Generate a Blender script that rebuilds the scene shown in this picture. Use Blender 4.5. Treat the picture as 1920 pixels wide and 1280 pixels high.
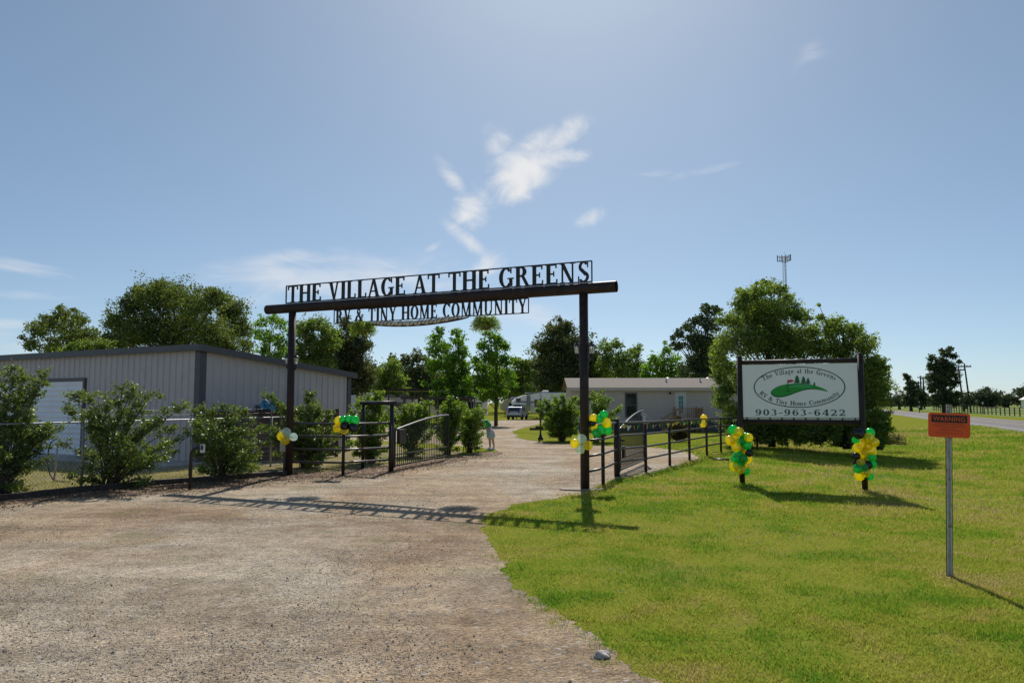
import bpy, bmesh, math, random
import numpy as np
from mathutils import Vector, Matrix
for o in list(bpy.data.objects): bpy.data.objects.remove(o)
SC = bpy.context.scene
COL = SC.collection
PI = math.pi
# ------------------------------------------------------------------ camera
CAM_H = 1.85; FPX = 1400.0; PITCH = math.atan(116/1400)
cd = bpy.data.cameras.new('camera'); cam = bpy.data.objects.new('camera', cd); COL.objects.link(cam)
cd.sensor_width = 36; cd.lens = FPX/1920*36; cd.clip_start = 0.1; cd.clip_end = 6000
cam.location = (0, 0, CAM_H); cam.rotation_euler = (PI/2+PITCH, 0, 0)
SC.camera = cam
# ------------------------------------------------------------------ sky and sun
SUN_DIR = Vector((0.085, 1.0, 0.935)).normalized()
SUN_EL = math.asin(SUN_DIR.z); SUN_AZ = math.atan2(SUN_DIR.x, SUN_DIR.y)
W = bpy.data.worlds.new('World'); SC.world = W; W.use_nodes = True
nt = W.node_tree; nt.nodes.clear()
def nn(t, kind, **kw):
    n = t.nodes.new(kind)
    for k, v in kw.items(): setattr(n, k, v)
    return n
def mth(t, op, a, b=None, c=None, clamp=False):
    n = nn(t, 'ShaderNodeMath', operation=op); n.use_clamp = clamp
    for i, v in enumerate((a, b, c)):
        if v is None: continue
        if isinstance(v, (int, float)): n.inputs[i].default_value = v
        else: t.links.new(v, n.inputs[i])
    return n.outputs[0]
out = nn(nt, 'ShaderNodeOutputWorld'); bg = nn(nt, 'ShaderNodeBackground')
sky = nn(nt, 'ShaderNodeTexSky', sky_type='NISHITA'); sky.sun_disc = False
sky.sun_elevation = SUN_EL; sky.sun_rotation = SUN_AZ
sky.altitude = 0; sky.air_density = 0.6; sky.dust_density = 0.5; sky.ozone_density = 3.5
bg.inputs[1].default_value = 0.075
tc = nn(nt, 'ShaderNodeTexCoord')
def cloud_layer(vec, blobs, nscale, stretch, lo, hi, strength, rot=0.0):
    """wisps of cloud fixed to sky directions: noise shaped inside soft patches"""
    m = nn(nt, 'ShaderNodeMapping'); m.inputs['Scale'].default_value = stretch; m.inputs['Rotation'].default_value = (0, rot, 0)
    nt.links.new(vec, m.inputs[0])
    n = nn(nt, 'ShaderNodeTexNoise'); n.inputs['Scale'].default_value = nscale; n.inputs['Detail'].default_value = 9
    n.inputs['Roughness'].default_value = 0.56; n.inputs['Distortion'].default_value = 0.7
    nt.links.new(m.outputs[0], n.inputs['Vector'])
    tot = None
    for (az, el, raz, rel, ang, amp) in blobs:
        d = Vector((math.sin(az)*math.cos(el), math.cos(az)*math.cos(el), math.sin(el)))
        ux = Vector((math.cos(az), -math.sin(az), 0)); uz = ux.cross(d)
        a_ = ux*math.cos(ang)+uz*math.sin(ang); b_ = -ux*math.sin(ang)+uz*math.cos(ang)
        def dot(v):
            k = nn(nt, 'ShaderNodeVectorMath', operation='DOT_PRODUCT'); nt.links.new(vec, k.inputs[0]); k.inputs[1].default_value = v
            return k.outputs['Value']
        p = mth(nt, 'DIVIDE', dot(a_), raz); q = mth(nt, 'DIVIDE', dot(b_), rel)
        r2 = mth(nt, 'ADD', mth(nt, 'MULTIPLY', p, p), mth(nt, 'MULTIPLY', q, q))
        f = mth(nt, 'MULTIPLY', mth(nt, 'EXPONENT', mth(nt, 'MULTIPLY', r2, -1.0)), amp)
        f = mth(nt, 'MULTIPLY', f, mth(nt, 'GREATER_THAN', dot(d), 0.0))
        tot = f if tot is None else mth(nt, 'MAXIMUM', tot, f)
    mask = nn(nt, 'ShaderNodeMapRange', interpolation_type='SMOOTHSTEP'); mask.inputs['From Min'].default_value = .10; mask.inputs['From Max'].default_value = .42
    nt.links.new(tot, mask.inputs['Value'])
    v = mth(nt, 'ADD', mth(nt, 'MULTIPLY', mth(nt, 'SUBTRACT', n.outputs['Fac'], 0.5), 2.5), mth(nt, 'MULTIPLY', tot, 1.08))
    r = nn(nt, 'ShaderNodeMapRange', interpolation_type='SMOOTHSTEP'); r.inputs['From Min'].default_value = lo; r.inputs['From Max'].default_value = hi
    r.inputs['To Max'].default_value = strength
    nt.links.new(v, r.inputs['Value'])
    return mth(nt, 'MULTIPLY', r.outputs[0], mask.outputs[0])
def azel(px, py):
    x = (px-960)/FPX; y = (640-py)/FPX
    d = Vector((x, math.cos(PITCH)-y*math.sin(PITCH), math.sin(PITCH)+y*math.cos(PITCH))).normalized()
    return math.atan2(d.x, d.y), math.asin(d.z)
def B(px, py, rx, ry, ang, amp, g=1.28):
    a, e = azel(px, py); return (a, e, rx*g/FPX, ry*g/FPX, math.radians(ang), amp)
gv = tc.outputs['Generated']
L1 = cloud_layer(gv, [B(985,325,62,38,25,1.0), B(1035,262,60,20,22,.85), B(1060,292,50,12,5,.85), B(930,262,26,26,40,.6), B(968,352,40,26,10,.9), B(850,338,36,13,-48,.95),
                      B(880,392,26,30,20,.95), B(905,365,30,14,-40,.6), B(876,450,44,12,-38,.85), B(1105,408,26,14,15,.62), B(918,492,30,16,25,.85), B(1520,112,34,24,25,.42), B(805,468,24,8,30,.4)],
                 17, (1.0, 1.0, 1.4), 0.1, 1.45, 1.0, 0.5)
L2 = cloud_layer(gv, [B(640,520,190,34,3,.98), B(520,487,60,13,10,1.0), B(700,500,130,30,0,.8), B(30,500,70,9,-5,.85), B(70,556,60,7,0,.7), B(20,608,90,8,4,.8),
                      B(50,650,130,22,2,.75), B(960,590,110,28,-12,.66), B(1330,318,60,9,10,.5), B(1225,325,26,6,0,.5), B(500,560,120,20,0,.5)],
                 11, (1.0, 1.0, 3.2), 0.15, 1.7, 0.62)
cl = mth(nt, 'MAXIMUM', L1, L2)
# the air low over the horizon goes on as plain pale haze in the sky model; clouds are lit white
mx = nn(nt, 'ShaderNodeMixRGB'); nt.links.new(cl, mx.inputs[0])
# softer contrast, as the photograph's tone curve gives the real sky
sc1 = nn(nt, 'ShaderNodeVectorMath', operation='SCALE'); sc1.inputs['Scale'].default_value = 1/7; nt.links.new(sky.outputs[0], sc1.inputs[0])
gm_ = nn(nt, 'ShaderNodeGamma'); gm_.inputs[1].default_value = 0.72; nt.links.new(sc1.outputs[0], gm_.inputs[0])
hs = nn(nt, 'ShaderNodeHueSaturation'); hs.inputs['Saturation'].default_value = 1.0; nt.links.new(gm_.outputs[0], hs.inputs['Color'])
sc2 = nn(nt, 'ShaderNodeVectorMath', operation='SCALE'); sc2.inputs['Scale'].default_value = 7
wb = nn(nt, 'ShaderNodeMixRGB', blend_type='MULTIPLY'); wb.inputs[0].default_value = 1; nt.links.new(hs.outputs[0], wb.inputs[1]); wb.inputs[2].default_value = (.90, 1.0, 1.0, 1)
nt.links.new(wb.outputs[0], sc2.inputs[0])
nt.links.new(sc2.outputs[0], mx.inputs[1]); mx.inputs[2].default_value = (8.4, 8.5, 8.7, 1)
nt.links.new(mx.outputs[0], bg.inputs[0]); nt.links.new(bg.outputs[0], out.inputs[0])
sd = bpy.data.lights.new('sun', 'SUN'); sd.energy = 3.8; sd.angle = math.radians(0.5); sd.color = (1, 0.94, 0.85)
sun = bpy.data.objects.new('sun', sd); COL.objects.link(sun)
sun.rotation_euler = SUN_DIR.to_track_quat('Z', 'Y').to_euler(); sun.location = (0, 0, 60)
vs = SC.view_settings; vs.view_transform = 'Standard'; vs.look = 'None'; vs.exposure = 0.35; vs.gamma = 1
SC.cycles.max_bounces = 6; SC.cycles.transparent_max_bounces = 8
SC.cycles.use_denoising = True
# ------------------------------------------------------------------ pixel -> world
def ray(px, py):
    x = (px-960)/FPX; y = (640-py)/FPX
    return Vector((x, math.cos(PITCH)-y*math.sin(PITCH), math.sin(PITCH)+y*math.cos(PITCH)))
def G(px, py, z=0.0):
    d = ray(px, py); t = (z-CAM_H)/d.z; return Vector((d.x*t, d.y*t, z))
def V(px, py, Y):
    d = ray(px, py); t = Y/d.y; return Vector((d.x*t, Y, CAM_H+d.z*t))
# ------------------------------------------------------------------ object helpers
def tag(o, label=None, cat=None, group=None, kind=None):
    if label: o['label'] = label
    if cat: o['category'] = cat
    if group: o['group'] = group
    if kind: o['kind'] = kind
    return o
def empty(name, loc, rz=0.0):
    o = bpy.data.objects.new(name, None); COL.objects.link(o); o.location = loc; o.rotation_euler = (0, 0, rz)
    o.empty_display_size = 0.2
    return o
def thing(name, label, cat, loc=(0,0,0), rz=0.0, group=None):
    return tag(empty(name, loc, rz), label, cat, group)
def copy_tree(o, parent=None):
    c = o.copy(); COL.objects.link(c)
    if parent is not None: c.parent = parent
    for ch in list(o.children): copy_tree(ch, c)
    return c
class MB:
    def __init__(s): s.v = []; s.f = []; s.smooth = []
    def add(s, vs, fs, smooth=False):
        b = len(s.v); s.v += [tuple(p) for p in vs]; s.f += [tuple(i+b for i in f) for f in fs]; s.smooth += [smooth]*len(fs); return s
    def box(s, c, d, M=None):
        x, y, z = c; a, b, h = d[0]/2, d[1]/2, d[2]/2
        P = [Vector((x+i*a, y+j*b, z+k*h)) for k in (-1,1) for j in (-1,1) for i in (-1,1)]
        if M is not None: P = [M @ p for p in P]
        return s.add(P, [(0,2,3,1),(4,5,7,6),(0,1,5,4),(2,6,7,3),(0,4,6,2),(1,3,7,5)])
    def bbox(s, lo, hi): return s.box([(a+b)/2 for a, b in zip(lo, hi)], [abs(b-a) for a, b in zip(lo, hi)])
    def bar(s, p, q, w, h=None, up=Vector((0,0,1))):
        p = Vector(p); q = Vector(q); h = h or w; d = q-p; L = d.length
        if L < 1e-6: return s
        z = d/L
        if abs(z.dot(up)) > .99: up = Vector((0,1,0))
        x = up.cross(z).normalized(); y = z.cross(x)
        P = []
        for k in (0, 1):
            for j in (-1, 1):
                for i in (-1, 1): P.append(p+z*L*k+x*i*w/2+y*j*h/2)
        return s.add(P, [(0,2,3,1),(4,5,7,6),(0,1,5,4),(2,6,7,3),(0,4,6,2),(1,3,7,5)])
    def tube(s, pts, r, n=8, cap=True, smooth=True):
        pts = [Vector(p) for p in pts]; R = r if isinstance(r, (list, tuple)) else [r]*len(pts)
        vs = []; fs = []; prev = None
        for i, p in enumerate(pts):
            t = (pts[min(i+1, len(pts)-1)]-pts[max(i-1, 0)]).normalized()
            a = Vector((0,0,1)) if abs(t.z) < .95 else Vector((1,0,0))
            if prev is not None:
                a = prev
            x = (a - t*a.dot(t)).normalized(); y = t.cross(x); prev = x
            for k in range(n):
                an = 2*PI*k/n; vs.append(p+(x*math.cos(an)+y*math.sin(an))*R[i])
        for i in range(len(pts)-1):
            for k in range(n):
                k2 = (k+1) % n; fs.append((i*n+k, i*n+k2, (i+1)*n+k2, (i+1)*n+k))
        s.add(vs, fs, smooth)
        if cap:
            b = len(s.v)-len(vs); s.f.append(tuple(b+k for k in reversed(range(n)))); s.f.append(tuple(b+(len(pts)-1)*n+k for k in range(n))); s.smooth += [False, False]
        return s
    def lathe(s, prof, n=16, c=(0,0,0), M=None, smooth=True):
        vs = []; fs = []
        for (r, z) in prof:
            for k in range(n):
                a = 2*PI*k/n; p = Vector((c[0]+r*math.cos(a), c[1]+r*math.sin(a), c[2]+z)); vs.append(M @ p if M is not None else p)
        m = len(prof)
        for i in range(m-1):
            for k in range(n):
                k2 = (k+1) % n; fs.append((i*n+k, i*n+k2, (i+1)*n+k2, (i+1)*n+k))
        s.add(vs, fs, smooth)
        b = len(s.v)-len(vs); s.f += [tuple(b+k for k in reversed(range(n))), tuple(b+(m-1)*n+k for k in range(n))]; s.smooth += [False, False]
        return s
    def prism(s, poly, y0, y1, M=None, axis='y'):
        """polygon given in (a, b), extruded along the axis"""
        n = len(poly); P = []
        for y in (y0, y1):
            for (a, b) in poly:
                p = Vector((a, y, b)) if axis == 'y' else (Vector((y, a, b)) if axis == 'x' else Vector((a, b, y)))
                P.append(M @ p if M is not None else p)
        fs = [tuple(range(n)), tuple(reversed(range(n, 2*n)))]
        for i in range(n):
            j = (i+1) % n; fs.append((i, i+n, j+n, j))
        return s.add(P, fs)
    def build(s, name, mat, parent=None, loc=None, rz=None, bevel=0):
        me = bpy.data.meshes.new(name); me.from_pydata(s.v, [], s.f); 
        me.polygons.foreach_set('use_smooth', s.smooth); me.materials.append(mat); me.update()
        bm = bmesh.new(); bm.from_mesh(me); bmesh.ops.recalc_face_normals(bm, faces=bm.faces); bm.to_mesh(me); bm.free()
        o = bpy.data.objects.new(name, me); COL.objects.link(o)
        if parent is not None: o.parent = parent
        if loc is not None: o.location = loc
        if rz is not None: o.rotation_euler = (0, 0, rz)
        if bevel:
            b = o.modifiers.new('bevel', 'BEVEL'); b.width = bevel; b.segments = 2; b.limit_method = 'ANGLE'; b.angle_limit = math.radians(40)
        return o
def np_mesh(name, verts, faces_n, mat, parent=None, var=None, smooth=False, normals=None):
    """verts (N*k,3) array with every k consecutive vertices forming one face"""
    me = bpy.data.meshes.new(name); nv = len(verts); nf = nv//faces_n
    me.vertices.add(nv); me.vertices.foreach_set('co', verts.astype(np.float32).ravel())
    me.loops.add(nv); me.loops.foreach_set('vertex_index', np.arange(nv, dtype=np.int32))
    me.polygons.add(nf); me.polygons.foreach_set('loop_start', np.arange(0, nv, faces_n, dtype=np.int32))
    me.polygons.foreach_set('loop_total', np.full(nf, faces_n, dtype=np.int32))
    me.update(calc_edges=True)
    if var is not None:
        a = me.attributes.new('var', 'FLOAT', 'FACE'); a.data.foreach_set('value', var.astype(np.float32))
    me.materials.append(mat)
    o = bpy.data.objects.new(name, me); COL.objects.link(o)
    if parent is not None: o.parent = parent
    return o
# ------------------------------------------------------------------ materials
def new_mat(name):
    m = bpy.data.materials.new(name); m.use_nodes = True; t = m.node_tree; t.nodes.clear()
    return m, t
def ramp(t, fac, stops):
    r = nn(t, 'ShaderNodeValToRGB'); e = r.color_ramp.elements
    while len(e) < len(stops): e.new(0.5)
    for i, (p, c) in enumerate(stops): e[i].position = p; e[i].color = (*c, 1)
    t.links.new(fac, r.inputs[0]); return r.outputs[0]
def noise(t, scale, detail=4, rough=.55, coord='Object', stretch=None, dist=0.0):
    c = nn(t, 'ShaderNodeTexCoord').outputs[coord]
    if stretch:
        m = nn(t, 'ShaderNodeMapping'); m.inputs['Scale'].default_value = stretch[:3]
        if len(stretch) > 3: m.inputs['Rotation'].default_value = (0, 0, stretch[3])
        t.links.new(c, m.inputs[0]); c = m.outputs[0]
    n = nn(t, 'ShaderNodeTexNoise'); n.inputs['Scale'].default_value = scale; n.inputs['Detail'].default_value = detail; n.inputs['Roughness'].default_value = rough
    n.inputs['Distortion'].default_value = dist
    t.links.new(c, n.inputs['Vector']); return n.outputs['Fac']
def mixc(t, fac, a, b, mode='MIX'):
    m = nn(t, 'ShaderNodeMixRGB', blend_type=mode)
    for i, v in ((0, fac), (1, a), (2, b)):
        if isinstance(v, (int, float)): m.inputs[i].default_value = v
        elif isinstance(v, tuple): m.inputs[i].default_value = (*v, 1)
        else: t.links.new(v, m.inputs[i])
    return m.outputs[0]
def mat(name, col, rough=.6, metal=0.0, vary=.18, nscale=6.0, bump=0.0, bscale=60.0, dirt=None, spec=0.5, stretch=None, coat=0):
    m, t = new_mat(name); o = nn(t, 'ShaderNodeOutputMaterial'); p = nn(t, 'ShaderNodeBsdfPrincipled')
    n = noise(t, nscale, 6, .6, stretch=stretch)
    d = tuple(max(0, c*(1-vary)) for c in col); l = tuple(min(1, c*(1+vary)) for c in col)
    c = ramp(t, n, [(.3, d), (.7, l)])
    if dirt:
        n2 = noise(t, nscale*2.3, 8, .65); r = nn(t, 'ShaderNodeMapRange'); r.inputs['From Min'].default_value = .52; r.inputs['From Max'].default_value = .72
        t.links.new(n2, r.inputs['Value']); c = mixc(t, r.outputs[0], c, dirt)
    t.links.new(c, p.inputs['Base Color']); p.inputs['Roughness'].default_value = rough; p.inputs['Metallic'].default_value = metal
    p.inputs['Specular IOR Level'].default_value = spec; p.inputs['Coat Weight'].default_value = coat
    if bump:
        b = nn(t, 'ShaderNodeBump'); b.inputs['Strength'].default_value = bump; b.inputs['Distance'].default_value = .02
        t.links.new(noise(t, bscale, 5, .6), b.inputs['Height']); t.links.new(b.outputs[0], p.inputs['Normal'])
    t.links.new(p.outputs[0], o.inputs[0]); return m
def leaf_mat(name, dark, light, trans=.35, rough=.5, gloss=.06, nscale=.8, third=None):
    m, t = new_mat(name); o = nn(t, 'ShaderNodeOutputMaterial')
    at = nn(t, 'ShaderNodeAttribute', attribute_name='var'); 
    f = mth(t, 'ADD', mth(t, 'MULTIPLY', at.outputs['Fac'], .6), mth(t, 'MULTIPLY', noise(t, nscale, 3), .5))
    stops = [(.25, dark), (.8, light)]
    if third: stops.append((.97, third))
    c = ramp(t, f, stops)
    d = nn(t, 'ShaderNodeBsdfDiffuse'); tr = nn(t, 'ShaderNodeBsdfTranslucent'); g = nn(t, 'ShaderNodeBsdfGlossy'); g.inputs['Roughness'].default_value = rough
    t.links.new(c, d.inputs[0]); tc_ = mixc(t, 1.0, c, (1.25, 1.35, .55), 'MULTIPLY'); t.links.new(tc_, tr.inputs[0]); g.inputs[0].default_value = (.55, .6, .5, 1)
    m1 = nn(t, 'ShaderNodeMixShader'); m1.inputs[0].default_value = trans; t.links.new(d.outputs[0], m1.inputs[1]); t.links.new(tr.outputs[0], m1.inputs[2])
    m2 = nn(t, 'ShaderNodeMixShader'); m2.inputs[0].default_value = gloss; t.links.new(m1.outputs[0], m2.inputs[1]); t.links.new(g.outputs[0], m2.inputs[2])
    t.links.new(m2.outputs[0], o.inputs[0]); return m
M = {}
M['pipe'] = mat('dark_brown_painted_pipe', (.034,.020,.018), .55, vary=.3, nscale=3, bump=.05, dirt=(.055,.04,.036), spec=.3)
M['rail'] = mat('worn_dark_rail', (.045,.04,.042), .36, vary=.3, nscale=8, dirt=(.09,.075,.065))
M['black'] = mat('black_painted_metal', (.012,.012,.013), .45, vary=.3)
M['sign_metal'] = mat('black_cut_steel', (.016,.015,.016), .5, vary=.3)
M['siding'] = mat('grey_ribbed_steel', (.55,.485,.48), .5, vary=.05, nscale=.7, dirt=(.49,.43,.425))
M['trim'] = mat('charcoal_trim', (.085,.08,.095), .45, vary=.12)
M['roofmetal'] = mat('grey_roof_steel', (.2,.2,.215), .45, vary=.1)
M['whitedoor'] = mat('white_roll_door', (.90,.88,.90), .5, vary=.04, nscale=2)
M['concrete'] = mat('concrete', (.42,.40,.37), .85, vary=.2, bump=.3, dirt=(.3,.27,.23))
M['footing'] = mat('dirty_concrete', (.30,.25,.20), .9, vary=.35, nscale=5, bump=.5, dirt=(.20,.16,.12))
M['darkglass'] = mat('dark_window_glass', (.02,.023,.027), .08, vary=.1)
M['brownwood'] = mat('brown_stained_boards', (.075,.038,.026), .75, vary=.35, nscale=4, stretch=(1,1,9), bump=.3)
M['timber'] = mat('weathered_timber', (.06,.042,.033), .85, vary=.4, nscale=6, bump=.5, dirt=(.14,.11,.09))
M['deckwood'] = mat('pale_deck_lumber', (.30,.17,.10), .7, vary=.25, nscale=6)
M['homewall'] = mat('tan_grey_lap_siding', (.56,.46,.425), .7, vary=.04, nscale=.8)
M['shingle'] = mat('pale_tan_shingles', (.17,.14,.12), .9, vary=.14, nscale=9, bump=.3)
M['galv'] = mat('galvanised_steel', (.36,.37,.38), .45, .6, vary=.2, nscale=20)
M['chain'] = mat('chain_link_wire', (.30,.30,.30), .5, .5, vary=.1)
M['post_rust'] = mat('white_post_rusty_edges', (.60,.58,.55), .55, vary=.12, nscale=7, dirt=(.16,.05,.02))
M['orange'] = mat('orange_sign_face', (.92,.095,.008), .5, vary=.06)
M['signblack'] = mat('black_sign_ink', (.012,.011,.010), .5)
M['dimink'] = mat('faded_ink', (.22,.05,.02), .6)
M['panel'] = mat('white_sign_panel', (.93,.90,.92), .35, vary=.03, nscale=1.5)
M['greenink'] = mat('dark_green_ink', (.012,.085,.05), .5, vary=.05)
M['blackink'] = mat('dark_lettering_ink', (.02,.045,.04), .5, vary=.05)
M['logogreen'] = mat('bright_green_ink', (.01,.32,.03), .5, vary=.05)
M['logodark'] = mat('deep_green_ink', (.006,.13,.03), .5, vary=.05)
M['logolight'] = mat('light_green_ink', (.06,.40,.14), .5, vary=.05)
M['red'] = mat('red_ink', (.55,.03,.03), .5)
M['rvwhite'] = mat('white_trailer_skin', (.88,.85,.82), .35, vary=.06, nscale=1)
M['rvroof'] = mat('trailer_roof', (.55,.57,.62), .6, vary=.1)
M['rvgrey'] = mat('grey_trailer_graphic', (.22,.22,.23), .4)
M['rvtan'] = mat('beige_trailer_skin', (.50,.42,.32), .4, vary=.08)
M['tyre'] = mat('tyre_rubber', (.018,.018,.018), .8)
M['silver'] = mat('silver_car_paint', (.36,.42,.50), .3, .4, vary=.05)
M['plastic'] = mat('dark_bumper_plastic', (.03,.03,.035), .6)
M['lampred'] = mat('red_tail_lamp', (.35,.02,.02), .3)
M['whitepl'] = mat('white_plastic', (.62,.62,.60), .5, vary=.05)
M['bark'] = mat('grey_brown_bark', (.05,.04,.032), .9, vary=.35, nscale=5, stretch=(3,3,.6), bump=.5, bscale=20)
M['stem'] = mat('pale_shrub_stem', (.10,.075,.05), .85, vary=.3)
M['skin'] = mat('skin', (.50,.30,.22), .55, vary=.05)
M['hair'] = mat('dark_hair', (.03,.02,.015), .6)
M['greencloth'] = mat('green_cotton_shirt', (.015,.30,.11), .8, vary=.1)
M['palecloth'] = mat('pale_blue_print_cloth', (.42,.50,.50), .85, vary=.35, nscale=22)
M['rock'] = mat('pale_grey_rock', (.52,.46,.42), .9, vary=.35, nscale=14, bump=.6)
M['strawcloth'] = mat('rolled_banner_cloth', (.60,.56,.47), .8, vary=.2, nscale=8)
M['rope'] = mat('dark_cord', (.03,.028,.025), .8)
M['coir'] = mat('coir_basket', (.10,.06,.03), .9, vary=.3)
M['polewood'] = mat('creosoted_pole', (.055,.045,.042), .9, vary=.3)
M['barn'] = mat('pale_pink_roof', (.55,.47,.46), .6)
M['pipegrey'] = mat('grey_conduit', (.11,.11,.115), .6)
M['brush'] = mat('dead_brush', (.11,.06,.04), .9, vary=.4)
M['doorteal'] = mat('teal_door_glass', (.015,.20,.23), .2, vary=.2)
M['bluetarp'] = mat('blue_tarp', (.08,.28,.50), .5)
M['flagy'] = mat('yellow_pennant', (.75,.55,.03), .6); M['flagg'] = mat('green_pennant', (.01,.30,.08), .6)
M['flagw'] = mat('white_pennant', (.7,.7,.66), .6); M['flagk'] = mat('black_pennant', (.02,.02,.02), .6)
M['hose'] = mat('garden_hose', (.025,.03,.04), .6)
M['cattle'] = mat('dark_cattle_hide', (.025,.02,.018), .8)
def balloon_mat(name, c, trans=.45):
    m, t = new_mat(name); o = nn(t, 'ShaderNodeOutputMaterial')
    n = noise(t, 9, 2); cc = ramp(t, n, [(.3, tuple(x*.92 for x in c)), (.7, c)])
    d = nn(t, 'ShaderNodeBsdfDiffuse'); tr = nn(t, 'ShaderNodeBsdfTranslucent'); g = nn(t, 'ShaderNodeBsdfGlossy'); g.inputs['Roughness'].default_value = .22
    t.links.new(cc, d.inputs[0]); t.links.new(cc, tr.inputs[0]); g.inputs[0].default_value = (.9,.9,.9,1)
    m1 = nn(t, 'ShaderNodeMixShader'); m1.inputs[0].default_value = trans; t.links.new(d.outputs[0], m1.inputs[1]); t.links.new(tr.outputs[0], m1.inputs[2])
    tp = nn(t, 'ShaderNodeBsdfTransparent'); tp.inputs[0].default_value = (*[min(1, x*1.05) for x in c], 1)
    m3 = nn(t, 'ShaderNodeMixShader'); m3.inputs[0].default_value = .42*trans; t.links.new(m1.outputs[0], m3.inputs[1]); t.links.new(tp.outputs[0], m3.inputs[2])
    m2 = nn(t, 'ShaderNodeMixShader'); m2.inputs[0].default_value = .06; t.links.new(m3.outputs[0], m2.inputs[1]); t.links.new(g.outputs[0], m2.inputs[2])
    t.links.new(m2.outputs[0], o.inputs[0]); return m
BM_ = {'y': balloon_mat('yellow_balloon_rubber', (1.0,.86,.03), .72), 'g': balloon_mat('green_balloon_rubber', (.02,.72,.22), .70),
       'k': balloon_mat('black_balloon_rubber', (.012,.010,.012), .1), 'w': balloon_mat('white_balloon_rubber', (.80,.92,.86), .7)}
def glass_mat():
    m, t = new_mat('clear_seeded_glass'); o = nn(t, 'ShaderNodeOutputMaterial')
    g = nn(t, 'ShaderNodeBsdfGlossy'); g.inputs['Roughness'].default_value = .1; tr = nn(t, 'ShaderNodeBsdfTransparent'); tl = nn(t, 'ShaderNodeBsdfTranslucent')
    tl.inputs[0].default_value = (.8,.78,.72,1)
    a = nn(t, 'ShaderNodeMixShader'); t.links.new(ramp(t, noise(t, 60, 2), [(.3, (.1,)*3), (.7, (.5,)*3)]), a.inputs[0]); t.links.new(tr.outputs[0], a.inputs[1]); t.links.new(tl.outputs[0], a.inputs[2])
    b = nn(t, 'ShaderNodeMixShader'); b.inputs[0].default_value = .18; t.links.new(a.outputs[0], b.inputs[1]); t.links.new(g.outputs[0], b.inputs[2])
    t.links.new(b.outputs[0], o.inputs[0]); return m
M['glass'] = glass_mat()
# foliage
M['oak'] = leaf_mat('oak_leaves', (.05,.075,.02), (.20,.235,.07), .46)
M['oakdark'] = leaf_mat('dark_oak_leaves', (.042,.056,.024), (.155,.165,.065), .4)
M['bright'] = leaf_mat('bright_green_leaves', (.055,.13,.014), (.20,.34,.035), .58)
M['mid'] = leaf_mat('mid_green_leaves', (.065,.115,.026), (.23,.30,.075), .52)
M['pine'] = leaf_mat('pine_needles', (.03,.048,.026), (.10,.135,.06), .3)
M['elm'] = leaf_mat('olive_green_leaves', (.075,.125,.025), (.28,.35,.09), .52, third=(.24,.20,.11))
M['vine'] = leaf_mat('vine_covered_leaves', (.068,.12,.024), (.26,.33,.075), .52, third=(.22,.15,.09))
M['farleaf'] = leaf_mat('distant_leaves', (.036,.050,.032), (.085,.105,.062), .25)
M['myrtle'] = leaf_mat('crape_myrtle_leaves', (.036,.07,.02), (.20,.255,.06), .5, rough=.45, gloss=.09, nscale=3, third=(.24,.12,.03))
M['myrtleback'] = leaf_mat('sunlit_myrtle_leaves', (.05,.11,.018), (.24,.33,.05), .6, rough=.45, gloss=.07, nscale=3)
M['redleaf'] = leaf_mat('reddish_shrub_leaves', (.05,.03,.015), (.13,.09,.03), .35)
M['fern'] = leaf_mat('fern_fronds', (.10,.16,.025), (.32,.40,.09), .6)
# ------------------------------------------------------------------ ground
DRIVE_PX = [(-420,1080),(-300,985),(0,948),(90,938),(150,932),(250,928),(357,922),(450,910),(540,900),(600,897),(640,896),(690,893),(735,887),(790,877),(850,867),(905,858),(945,851),
            (930,842),(890,838),(820,832),(700,826),(560,820),(480,812),(560,803),(760,798),(860,796),(900,791),(945,787.5),(985,786),(1012,786.5),(1030,790),(1005,796),(985,802),(966,806),(958,811),
            (975,819),(1000,827),(1060,833),(1105,835),(1160,837),(1215,838),(1262,843),(1300,850),(1312,857),(1293,866),(1256,877),(1211,888),(1157,899),(1130,908),(1110,922),(1080,927),(1040,932),(1000,939),(960,950),(925,962),
            (905,985),(912,1010),(930,1045),(960,1082),(1010,1118),(1055,1150),(1085,1180),(1120,1215),(1160,1248),(1215,1285),(1290,1330),(1420,1420)]
drive_poly = [G(*p).xy for p in DRIVE_PX] + [Vector((2.2, 1.2)), Vector((3.5, -8)), Vector((-30, -8)), Vector((-30, 9))]
def vnoise(x, y, sc, seed):
    rs = np.random.RandomState(seed); g = rs.rand(64, 64); u = x*sc; v = y*sc
    i = np.floor(u).astype(int); j = np.floor(v).astype(int); fu = u-i; fv = v-j; fu = fu*fu*(3-2*fu); fv = fv*fv*(3-2*fv)
    a = g[i%64, j%64]; b = g[(i+1)%64, j%64]; c = g[i%64, (j+1)%64]; d = g[(i+1)%64, (j+1)%64]
    return (a*(1-fu)+b*fu)*(1-fv)+(c*(1-fu)+d*fu)*fv
def roughen(poly, step=.12, amp=.05, far=60, seed=1):
    rs = np.random.RandomState(seed); out = []
    n = len(poly)
    for i in range(n):
        a = Vector(poly[i]); b = Vector(poly[(i+1) % n]); L = (b-a).length
        if min(a.length, b.length) > far: out.append(a); continue
        st = step*max(1, (a+b).length/2/9); k = max(1, min(160, int(L/st)))
        nrm = Vector((-(b-a).y, (b-a).x)).normalized() if L > 0 else Vector((0,0))
        for j in range(k):
            p = a.lerp(b, j/k); q = np.array([p.x]), np.array([p.y])
            w = (vnoise(*q, 1.3, seed)[0]-.5)*5+(vnoise(*q, 4.5, seed+1)[0]-.5)*2.6+(vnoise(*q, 14, seed+2)[0]-.5)*2.2
            out.append(p+nrm*float(w)*amp)
    return out
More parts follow.
